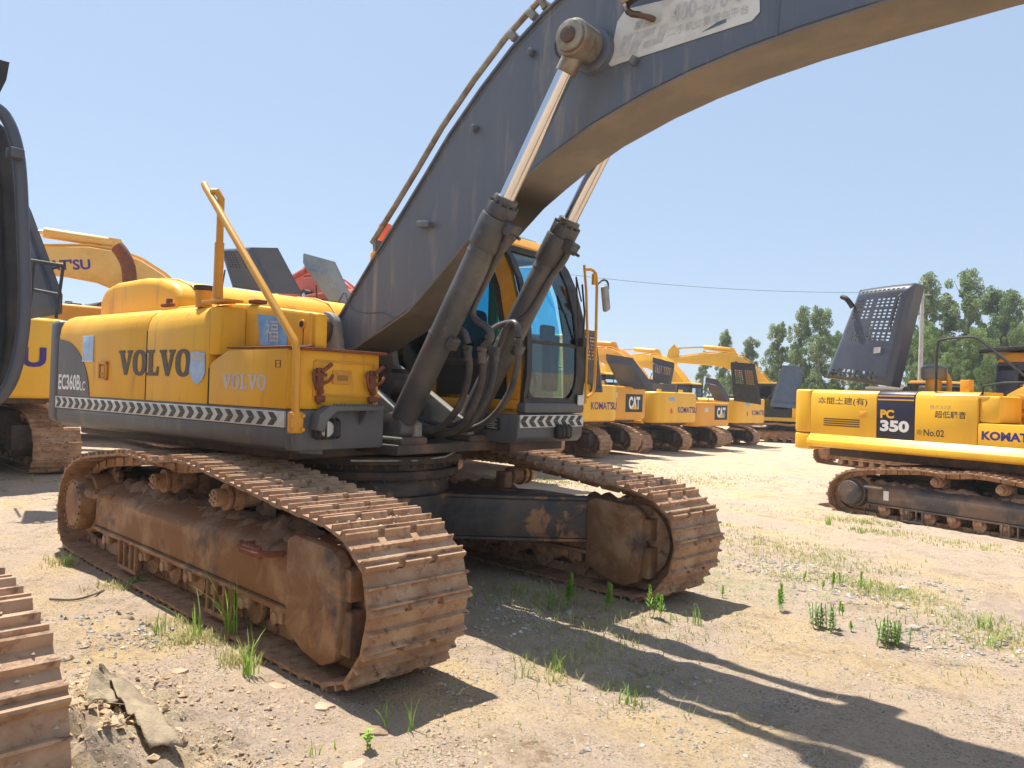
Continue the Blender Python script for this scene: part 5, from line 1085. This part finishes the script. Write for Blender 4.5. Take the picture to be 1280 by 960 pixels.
va = [B.bm.verts.new(p) for p in v_]; vb = [B.bm.verts.new(p+off_) for p in v_]; B.bm.faces.new(va); B.bm.faces.new(vb[::-1])
for i in range(5): B.bm.faces.new((va[i], vb[i], vb[(i+1) % 5], va[(i+1) % 5]))
p6(B, 'roof_visor', BLK, c6)
# ================================================================== trees, pole, wire
def tree_mesh(seed, h, wd, kind=0, dens=1.0):
    rnd = random.Random(seed); bm = bmesh.new(); 
    T = MB(); lean = rnd.uniform(-.3, .3)
    T.tube([(0, 0, -.3), (lean*.2, 0, h*.3), (lean*.6, .1, h*.65), (lean, .1, h*.93)], .16, seg=8, smooth=1, r1=.03)
    clumps = []
    nb = int(24*dens)
    for k in range(nb):
        f = .12+.86*(k+rnd.random())/nb; z0 = h*f*.88; a = rnd.uniform(0, 2*pi); r_ = wd*(.35+.75*math.sin(pi*min(1, f*1.0)**.8))*rnd.uniform(.45, 1.1)
        if kind == 0: end = Vector((lean*f+cos(a)*r_*.6, sin(a)*r_*.6, z0+h*rnd.uniform(.08, .17)))
        else: end = Vector((lean*f+cos(a)*r_, sin(a)*r_, z0+h*rnd.uniform(0, .08)))
        st = Vector((lean*f*.8, 0, z0)); T.tube([st, st.lerp(end, .5)+Vector((0, 0, -.1)), end], .04, seg=5, r1=.012)
        n_ = rnd.randint(3, 5)
        for q in range(n_):
            c = st.lerp(end, rnd.uniform(.35, 1.05))+Vector((rnd.gauss(0, .3), rnd.gauss(0, .3), rnd.gauss(0, .35)))
            clumps.append((c, rnd.uniform(.20, .54)*(1.1 if kind else .9)))
    clumps.append((Vector((lean, .1, h*.95)), .3)); clumps.append((Vector((lean, .1, h*.89)), .42))
    vs = []; fs = []
    for c, r_ in clumps:
        for _ in range(int(210*r_/.45)):
            d = Vector((rnd.gauss(0, 1), rnd.gauss(0, 1), rnd.gauss(0, 1)*1.2)); d = d.normalized()*r_*rnd.random()**.45
            p = c+d; s_ = rnd.uniform(.042, .088); a = Vector((rnd.gauss(0, 1), rnd.gauss(0, 1), rnd.gauss(0, 1))).normalized(); b = a.orthogonal().normalized(); 
            b = (Matrix.Rotation(rnd.uniform(0, 6.28), 3, a) @ b); c2 = a.cross(b)
            i = len(vs); vs += [p-b*s_, p+c2*s_*.75, p+b*s_*1.1, p-c2*s_*.75]; fs.append((i, i+1, i+2, i+3))
    me = bpy.data.meshes.new('crown'); me.from_pydata([tuple(v) for v in vs], [], fs); me.materials.append(LEAF if kind == 0 else LEAF2)
    tm = bpy.data.meshes.new('trunk'); T.bm.to_mesh(tm); T.bm.free(); tm.materials.append(BARK); tm.polygons.foreach_set('use_smooth', [True]*len(tm.polygons))
    return tm, me
TM = [tree_mesh(1, 10, 2.1, 0, 1.35), tree_mesh(2, 10, 2.4, 0, 1.4), tree_mesh(3, 10, 1.8, 0, 1.2), tree_mesh(4, 10, 3.1, 1, 1.9), tree_mesh(5, 10, 3.5, 1, 2.1)]
def tree(px, d, topy, k, label, grp, wsc=1.0):
    yh = 489+.0314*(px-640); base = -.75; p = at(px, 480, d); hz = CAMP.z+(yh-topy)*d/FPX-base
    t = thing('poplar_tree' if k < 3 else 'broadleaf_tree', label, 'tree', (p.x, p.y, base), rnd_t.uniform(0, 6.28), grp); s_ = hz/10; t.scale = (s_*wsc, s_*wsc, s_)
    for nm, me in (('trunk', TM[k][0]), ('crown', TM[k][1])):
        o = bpy.data.objects.new(nm, me); COL.objects.link(o); o.parent = t
rnd_t = random.Random(5)
G1, G2, G3 = 'loose poplars above the far row of machines', 'poplars left of the raised hood', 'dense trees behind the right-hand excavator'
tl_ = [
 (878, 78, 436, 2, 'slim poplar just above the lettered far boom, leftmost of the trees', G1, .8), (905, 70, 412, 0, 'tall open poplar over the black upright hood', G1, .8), (935, 72, 418, 2, 'poplar with sparse crown, second of the pair over the black hood', G1, 1.0),
 (845, 75, 470, 4, 'low bushy tree seen between the far booms', G1, .7), (915, 66, 462, 3, 'low rounded tree behind the far row of hoods', G1, .8),
 (972, 64, 402, 0, 'poplar left of the tallest one beside the gap in the trees', G2, .85), (998, 62, 386, 1, 'poplar with twin peaks left of the raised hood', G2, .8), (1022, 60, 382, 0, 'tallest poplar touching the left side of the raised hood', G2, .85), (1046, 64, 410, 2, 'poplar partly hidden behind the raised perforated hood', G2, .9),
 (960, 66, 455, 3, 'low bushy tree under the poplars left of the raised hood', G2, .7), (1010, 62, 445, 4, 'spreading low tree behind the steel blue hood', G2, .7),
 (1152, 58, 345, 1, 'poplar rising beside the concrete pole', G3, .8), (1178, 60, 362, 2, 'short poplar between the pole and the tallest tree', G3, 1.0), (1205, 58, 340, 1, 'tallest tree of the right-hand clump with pointed tip', G3, .9), (1240, 60, 358, 0, 'poplar above the black cab guard at right', G3, 1.0), (1268, 58, 366, 1, 'poplar at the right edge of the picture', G3, .9),
 (1165, 54, 400, 3, 'bushy tree right behind the black handrail post', G3, .75), (1215, 52, 404, 4, 'round bushy tree framed by the black handrail', G3, .8), (1265, 56, 398, 4, 'bushy tree behind the black cab', G3, .7), (1190, 50, 438, 3, 'lowest green bush inside the black handrail', G3, .75), (1140, 56, 425, 3, 'bush behind the smoked air cleaner bowl', G3, .6), (1235, 50, 440, 3, 'low bush between the handrail and the black cab', G3, .6),
 (1310, 58, 350, 1, 'poplar just outside the right edge', G3, 1.0), (1095, 60, 420, 3, 'bushy tree hidden behind the raised hood', G3, .8), (1075, 60, 400, 0, 'poplar seen through the holes of the raised hood', G3, .9)]
for a in tl_: tree(*a)
def pole(px, d, topy, lb):
    p = at(px, 480, d); yh = 489+.0314*(px-640); zt = CAMP.z+(yh-topy)*d/FPX; t = thing('utility_pole', lb, 'pole', (p.x, p.y, -.8))
    MB().cyl((0, 0, -.2), (0, 0, zt+.8), .17, .10, seg=14).obj('shaft', CONC, t); MB().box((0, 0, zt+.5), (.9, .09, .09), rot=(0, 0, .6), bev=.01).obj('cross_arm', CONC, t)
    for q in (-.35, .35): MB().cyl((q*cos(.6), q*sin(.6), zt+.55), (q*cos(.6), q*sin(.6), zt+.72), .04, seg=8).obj('insulator', GALV, t)
    return Vector((p.x, p.y, zt-.1))
a = pole(1150, 48, 362, 'grey concrete power pole rising between the raised hood and the trees'); b = pole(628, 44, 330, 'grey power pole hidden behind the foreground boom')
B = MB(); B.tube([a.lerp(b, k/20)+Vector((0, 0, -.55*4*(k/20)*(1-k/20))) for k in range(21)], .011, seg=5); w_ = B.obj('power_line', BLK); tag(w_, 'thin black power line sagging across the sky from the concrete pole', 'power line')

# ================================================================== ground cover and loose things
rg = random.Random(21)
# gravel: one mesh of small stones
vs, fs = [], []
def rock(p, s):
    i = len(vs); q = [Vector(v) for v in ((1, 0, 0), (-1, 0, 0), (0, 1, 0), (0, -1, 0), (0, 0, 1), (0, 0, -1))]
    a = rg.uniform(0, 3.14); sc = (s*rg.uniform(.7, 1.3), s*rg.uniform(.6, 1.2), s*rg.uniform(.4, .8))
    for k in range(6):
        c = Vector((q[k].x*sc[0], q[k].y*sc[1], q[k].z*sc[2]))+Vector((rg.uniform(-.3, .3), rg.uniform(-.3, .3), rg.uniform(-.15, .15)))*s
        vs.append((p[0]+c.x*cos(a)-c.y*sin(a), p[1]+c.x*sin(a)+c.y*cos(a), p[2]+c.z))
    for t in ((0, 2, 4), (2, 1, 4), (1, 3, 4), (3, 0, 4), (2, 0, 5), (1, 2, 5), (3, 1, 5), (0, 3, 5)): fs.append(tuple(i+k for k in t))
for _ in range(15000):
    if rg.random() < .7: x = rg.uniform(-2, 6.5); y = rg.uniform(-3.6, 4)
    else: x = rg.uniform(-4, 9); y = rg.uniform(-4, 12)
    dn = noise.noise(Vector((x*.8, y*.8, 31)))+.35*noise.noise(Vector((x*2.5, y*2.5, 3)))
    if rg.random() > .25+dn*1.6: continue
    rock((x, y, gheight(x, y)+.002), rg.choice((.004, .006, .006, .009, .009, .013))*(1 if rg.random() < .96 else 1.9))
for (px, py, n_, sp) in ((120, 770, 40, .18), (170, 800, 90, .16), (1010, 715, 160, .35), (950, 705, 90, .25), (1090, 745, 120, .3), (1210, 800, 120, .25), (640, 770, 120, .22), (1175, 735, 25, .12)):
    c = gpt(px, py)
    for _ in range(n_):
        x, y = c.x+rg.gauss(0, sp), c.y+rg.gauss(0, sp); rock((x, y, gheight(x, y)+.004), rg.uniform(.008, .026))
me = bpy.data.meshes.new('gravel'); me.from_pydata(vs, [], fs); me.materials.append(STONE); o = bpy.data.objects.new('gravel', me); COL.objects.link(o); tag(o, 'loose stones and gravel scattered over the sandy yard', 'gravel', kind='stuff')
# single stones
for (px, py, s_, lb) in ((1117, 785, .0, ''), (843, 783, .0, ''), (1142, 786, .045, 'dark stone right of the small grey-green bush'), (1129, 737, .05, 'pale flat stone near the right side of the yard'), (1125, 761, .032, 'brown stone below the green clump at right'), (1010, 790, .0, ''), (1066, 660, .04, 'small dark stone in front of the right-hand track')):
    if not s_: continue
    p = gpt(px, py); t = bmesh.new(); bmesh.ops.create_icosphere(t, subdivisions=2, radius=s_)
    for v in t.verts: v.co *= 1+.35*noise.noise(v.co*(1.3/s_)+Vector((px, 0, 0))); v.co.z *= .6
    B = MB(); B._take(t); o = B.obj('stone', STONE, loc=(p.x, p.y, gheight(p.x, p.y)+s_*.25)); tag(o, lb, 'stone')
bl = [(345, 855, .06, 'flat broken red brick in front of the foreground track corner'), (405, 880, .06, 'red brick pressed into the soil at the tip of the track'), (222, 843, .05, 'worn brick fragment left of the foreground track'), (228, 925, .045, 'brick slab at the bottom left in the sand'), (443, 948, .055, 'pinkish brick at the bottom edge below the leafy sprout'), (885, 850, .03, 'small orange brick chip in the boom shadow'), (60, 622, .10, 'red brick patch in the shade left of the track')]
for (px, py, s_, lb) in bl:
    p = gpt(px, py); pts_ = [(s_*1.3*cos(a)*rg.uniform(.45, 1.15), s_*sin(a)*rg.uniform(.4, 1.1)) for a in [k*2*pi/9 for k in range(9)]]
    B = MB(); B.prism(pts_, 'z', -.05, .004, bev=.006); o = B.obj('broken_brick', BRICK, loc=(p.x, p.y, gheight(p.x, p.y)+.002)); o.rotation_euler = (rg.uniform(-.05, .05), rg.uniform(-.05, .05), rg.uniform(0, 3)); tag(o, lb, 'brick')
p = gpt(455, 905); B = MB(); B.box((0, 0, 0), (.13, .08, .018), rot=(.06, .08, .9), bev=.006); o = B.obj('flat_stone', MUD, loc=(gpt(468, 912).x, gpt(468, 912).y, gheight(p.x, p.y)+.01)); tag(o, 'thin grey stone slab beside the leafy sprout', 'stone')
# stick
P = [gpt(x, y) for x, y in ((62, 748), (90, 749), (110, 745), (130, 735))]
o = MB().tube([(q.x, q.y, gheight(q.x, q.y)+.012) for q in P], .008, seg=6, smooth=2).obj('dry_stick', BARK); tag(o, 'thin dry stick lying beside the foreground track', 'stick')
# torn sack in the mud
c0 = gpt(150, 930)
B = MB(); R_ = []
ctrl = [(gpt(103, 935), .02), (gpt(110, 905), .10), (gpt(122, 893), .13), (gpt(135, 897), .10), (gpt(150, 925), .03), (gpt(170, 955), .01), (gpt(190, 975), .0)]
for i in range(len(ctrl)-1):
    for k in range(5):
        f_ = k/5; p = ctrl[i][0].lerp(ctrl[i+1][0], f_); R_.append((p, ctrl[i][1]*(1-f_)+ctrl[i+1][1]*f_))
rows_ = []
for i, (p, h) in enumerate(R_):
    row = []
    for j in range(9):
        q = p+Vector((.004, .016, 0))*j; 
        row.append(B.bm.verts.new((q.x, q.y, .5*relief(p.x, p.y)+.5*relief(q.x, q.y)+h*max(0, 1-j/8)**.7+.045+.008*noise.noise(Vector((i*.5, j*.6, 0))))))
    rows_.append(row)
for i in range(len(rows_)-1):
    for j in range(8): B.bm.faces.new((rows_[i][j], rows_[i+1][j], rows_[i+1][j+1], rows_[i][j+1]))
o = B.obj('torn_sack', CLOTHS, smooth=70); md = o.modifiers.new('thick', 'SOLIDIFY'); md.thickness = .006; tag(o, 'torn woven sack half buried in the mud at the bottom left', 'sack')
# clods in the churned mud
vs, fs = [], []
for _ in range(900):
    q = gpt(rg.gauss(120, 45), rg.gauss(905, 30)); rock((q.x, q.y, gheight(q.x, q.y)+.004), rg.choice((.006, .01, .014, .02, .028)))
for _ in range(1500):
    q = gpt(rg.uniform(100, 620), rg.uniform(790, 960)); 
    if noise.noise(Vector((q.x*1.7, q.y*1.7, 50))) > -.05: rock((q.x, q.y, gheight(q.x, q.y)+.002), rg.choice((.005, .007, .01, .014)))
me = bpy.data.meshes.new('soil_clods'); me.from_pydata(vs, [], fs); me.materials.append(mat('pale_soil', (.56, .41, .26), (.44, .31, .19), vs=6, rough=1, bump=.6)); o = bpy.data.objects.new('soil_clods', me); COL.objects.link(o); tag(o, 'crumbly clods of sandy soil around the churned mud', 'soil', kind='stuff')
# straw around it
vs, fs = [], []
for _ in range(260):
    q = gpt(rg.gauss(105, 28), rg.gauss(900, 26)); z = gheight(q.x, q.y)+rg.uniform(.0, .05); a = rg.uniform(0, 6.28); l = rg.uniform(.03, .10); d = Vector((cos(a), sin(a), rg.uniform(-.2, .5))).normalized()*l; n_ = Vector((-sin(a), cos(a), 0))*.0016
    i = len(vs); s0 = Vector((q.x, q.y, z)); vs += [s0-n_, s0+n_, s0+d+n_, s0+d-n_]; fs.append((i, i+1, i+2, i+3))
me = bpy.data.meshes.new('straw'); me.from_pydata([tuple(v) for v in vs], [], fs); me.materials.append(mat('straw', (.42, .33, .20), rough=.9)); o = bpy.data.objects.new('straw', me); COL.objects.link(o); tag(o, 'tangled dry straw in the churned mud by the near track', 'straw', kind='stuff')

# grass: thin blades in patches
def blade(vs, fs, p, h, w, lean, seg=3):
    a = rg.uniform(0, 6.28); side = Vector((cos(a), sin(a), 0)); dr_ = Vector((-sin(a), cos(a), 0)); i = len(vs)
    for k in range(seg+1):
        f_ = k/seg; c = p+Vector((0, 0, h*f_*(1-.25*lean*f_)))+dr_*lean*h*f_*f_; ww = w*(1-f_)**.7*.5+.0002
        vs.append(tuple(c-side*ww)); vs.append(tuple(c+side*ww))
    for k in range(seg): fs.append((i+2*k, i+2*k+1, i+2*k+3, i+2*k+2))
vs, fs = [], []
pat = [(990, 690, 380, .50, .05), (1040, 700, 260, .40, .05), (1110, 742, 420, .22, .06), (945, 680, 200, .35, .05), (690, 760, 240, .30, .06), (650, 745, 160, .22, .07), (760, 790, 200, .30, .05), (735, 815, 110, .16, .07), (800, 860, 120, .20, .06), (860, 600, 320, .8, .06), (760, 585, 300, .8, .05),
       (700, 603, 300, .7, .06), (650, 600, 200, .5, .06), (1070, 572, 300, .9, .06), (1075, 650, 220, .3, .08), (1100, 665, 150, .3, .06), (1200, 680, 200, .4, .06), (1235, 795, 260, .25, .06), (1200, 775, 160, .3, .05), (250, 800, 160, .10, .07), (230, 780, 120, .12, .06), (300, 825, 110, .07, .09), (215, 800, 90, .12, .05), (85, 700, 90, .10, .07), (150, 728, 80, .10, .05),
       (930, 600, 200, .9, .04), (980, 640, 160, .8, .04), (1150, 620, 120, .8, .04), (870, 700, 120, .4, .04), (905, 660, 140, .5, .05), (1180, 840, 50, .3, .04), (580, 930, 40, .2, .04), (1060, 725, 90, .15, .06), (900, 790, 50, .3, .04), (990, 720, 100, .15, .05), (1110, 890, 20, .3, .04), (150, 730, 50, .1, .06), (690, 835, 70, .12, .08), (720, 700, 60, .2, .05)]
for (px, py, n_, sp, h) in pat:
    c = gpt(px, py)
    for _ in range(int(n_*1.0)):
        x, y = c.x+rg.gauss(0, sp), c.y+rg.gauss(0, sp)
        if abs(abs(y)-1.37) < .34 and -2.6 < x < 2.5: continue
        dd = math.hypot(x-CAMP.x, y-CAMP.y)
        for q in range(2): blade(vs, fs, Vector((x+rg.gauss(0, .012), y+rg.gauss(0, .012), gheight(x, y)-.004)), h*rg.uniform(.4, 1.25), .0035+.0007*dd, rg.uniform(.1, 1.0))
me = bpy.data.meshes.new('grass'); me.from_pydata(vs, [], fs); me.materials.append(GRASS); o = bpy.data.objects.new('grass', me); COL.objects.link(o); tag(o, 'sparse dry green grass growing in patches over the sandy yard', 'grass', kind='stuff')
WEEDG = leafmat('grey_green_weed', (.22, .33, .11), (.40, .50, .20), 12)
# single plants
def leaf(vs, fs, p, d, l, w):
    d = d.normalized(); s_ = d.cross(Vector((0, 0, 1))).normalized() if abs(d.z) < .95 else Vector((1, 0, 0)); up_ = s_.cross(d); i = len(vs)
    for k, (f_, g) in enumerate(((0, .15), (.35, 1), (.7, .75), (1, .02))):
        c = p+d*l*f_-Vector((0, 0, l*.25*f_*f_)); vs.append(tuple(c-s_*w*g*.5+up_*w*.12*g)); vs.append(tuple(c)); vs.append(tuple(c+s_*w*g*.5+up_*w*.12*g))
    for k in range(3):
        a = i+3*k; fs.append((a, a+1, a+4, a+3)); fs.append((a+1, a+2, a+5, a+4))
def plant(px, py, kind, h, lb, nm, n=1):
    h = h*(1.25 if kind == 'spire' else 1.12 if kind == 'tall' else .85)
    p = gpt(px, py); z = gheight(p.x, p.y); t = thing(nm, lb, 'plant' if nm != 'grass_tuft' else 'grass tuft', (p.x, p.y, z)); vs, fs = [], []; ST = MB(); anyst = False
    if kind == 'tall':
        for _ in range(n):
            q = Vector((rg.gauss(0, .025), rg.gauss(0, .025), 0)); blade(vs, fs, q, h*rg.uniform(.5, 1.1), .011, rg.uniform(.05, .75), 6)
    else:
        for _ in range(n):
            q = Vector((rg.gauss(0, .045 if kind == 'bush' else .025), rg.gauss(0, .045 if kind == 'bush' else .025), 0)) if n > 1 else Vector((0, 0, 0)); hh = h*rg.uniform(.65, 1.05); tp_ = q+Vector((rg.gauss(0, .1), rg.gauss(0, .1), 1)).normalized()*hh
            ST.tube([q, q.lerp(tp_, .5), tp_], .0028, seg=5); anyst = True
            h = h; m_ = 34 if kind == 'spire' else (16 if kind == 'bush' else 12)
            for k in range(m_):
                f_ = (.25 if kind != 'bush' else .1)+.75*k/m_; a = k*2.4+rg.uniform(-.3, .3); el = .5+.9*f_ if kind == 'spire' else rg.uniform(.1, .9)
                l = {'spire': .055*(1.15-.5*f_), 'bush': .045, 'broad': .05*(1.2-.5*abs(f_-.6))}[kind]*max(.7, h/.2); leaf(vs, fs, q.lerp(tp_, f_), Vector((cos(a)*cos(el), sin(a)*cos(el), sin(el))), l, l*(.30 if kind == 'spire' else .34 if kind == 'bush' else .7))
    me = bpy.data.meshes.new('leaves'); me.from_pydata(vs, [], fs); me.materials.append(WEED if kind != 'bush' else WEEDG); me.polygons.foreach_set('use_smooth', [True]*len(me.polygons))
    o = bpy.data.objects.new('leaves', me); COL.objects.link(o); o.parent = t
    if anyst: ST.obj('stem', WEED, t)
    else: ST.bm.free()
pl = [(290, 795, 'tall', .44, 'tall bright grass tuft leaning against the foreground track', 'grass_tuft', 14), (243, 800, 'tall', .27, 'grass tuft left of the tallest one beside the track', 'grass_tuft', 9), (310, 845, 'tall', .23, 'short grass tuft at the track corner above the brick', 'grass_tuft', 14), (200, 795, 'tall', .14, 'thin grass tuft by the middle of the foreground track', 'grass_tuft', 6),
 (316, 790, 'bush', .16, 'small leafy weed right of the tallest grass tuft', 'weed', 3), (165, 730, 'bush', .10, 'low dark green creeping weed along the rear half of the track', 'weed', 10), (85, 705, 'tall', .13, 'grass tuft at the rear end of the foreground track', 'grass_tuft', 14),
 (459, 930, 'broad', .13, 'small sprout with round bright leaves below the track tip', 'sprout', 1), (487, 905, 'tall', .16, 'thin grass stems in the shade of the track tip', 'grass_tuft', 4), (510, 915, 'tall', .17, 'wiry grass stems right of the leafy sprout', 'grass_tuft', 4), (400, 935, 'tall', .09, 'small dry grass tuft left of the leafy sprout', 'grass_tuft', 6),
 (706, 757, 'spire', .20, 'bright upright weed against the far track, leftmost tall one', 'weed', 2), (692, 762, 'bush', .15, 'low bushy weed beside the leftmost upright weed', 'weed', 7), (758, 763, 'spire', .17, 'upright weed in the middle of the far track', 'weed', 2), (816, 774, 'spire', .18, 'upright weed at the front corner of the far track', 'weed', 3), (872, 782, 'tall', .17, 'grass tuft in the tip of the far track shadow', 'grass_tuft', 10), (843, 778, 'tall', .1, 'tiny grass tuft between two weeds by the far track', 'grass_tuft', 4),
 (903, 744, 'spire', .10, 'small upright weed right of the far track', 'weed', 1), (975, 762, 'spire', .17, 'dark green spiky weed standing alone in the right yard', 'weed', 2), (1004, 726, 'spire', .09, 'short spiky weed, left one of the small row', 'weed', 1), (1040, 735, 'spire', .12, 'spiky weed in the middle of the small row', 'weed', 2), (1050, 732, 'spire', .11, 'spiky weed close beside the middle one of the small row', 'weed', 1), (1074, 738, 'spire', .13, 'spiky weed at the right end of the small row', 'weed', 2), (1028, 737, 'spire', .07, 'tiniest spiky weed of the small row', 'weed', 1),
 (1027, 782, 'bush', .22, 'yellow-green bushy weed below the small row', 'weed', 14), (1051, 766, 'spire', .08, 'small round weed right of the yellow-green bushy one', 'weed', 2), (1064, 788, 'spire', .07, 'tiny upright weed left of the grey-green bush', 'weed', 1), (1112, 803, 'bush', .20, 'grey-green leafy bush alone on bare sand', 'weed', 22), (1228, 790, 'tall', .14, 'grass tuft near the right edge', 'grass_tuft', 12), (1240, 808, 'tall', .12, 'yellowish grass tuft below the one near the right edge', 'grass_tuft', 10),
 (1036, 655, 'tall', .22, 'tall grass by the round hub of the right-hand track', 'grass_tuft', 16), (1075, 665, 'tall', .16, 'grass tuft under the right-hand track end', 'grass_tuft', 12), (660, 842, 'tall', .16, 'pale grass stems left of the boom shadow', 'grass_tuft', 8), (695, 838, 'tall', .15, 'pale grass stems at the edge of the boom shadow', 'grass_tuft', 8), (790, 885, 'tall', .10, 'dry grass tuft below the boom shadow', 'grass_tuft', 9), (40, 600, 'tall', .14, 'small grass tuft in the shade at the left', 'grass_tuft', 5)]
for a in pl: plant(*a)
# ------------------------------------------------------------------ summer haze: one box of air round the whole yard
hb = MB(); hb.span((-140, -140, -3.2), (140, 160, 14.5))
hm = bpy.data.materials.new('air'); hm.use_nodes = True; hm.node_tree.nodes.clear()
ho = hm.node_tree.nodes.new('ShaderNodeOutputMaterial'); pv = hm.node_tree.nodes.new('ShaderNodeVolumePrincipled')
pv.inputs['Color'].default_value = (.92, .96, 1, 1); pv.inputs['Density'].default_value = .0009; pv.inputs['Anisotropy'].default_value = .3
hm.node_tree.links.new(pv.outputs[0], ho.inputs['Volume'])
h_ = hb.obj('haze', hm, smooth=None); tag(h_, 'thin pale summer haze in the air', 'haze', kind='stuff')
S.cycles.volume_bounces = 0
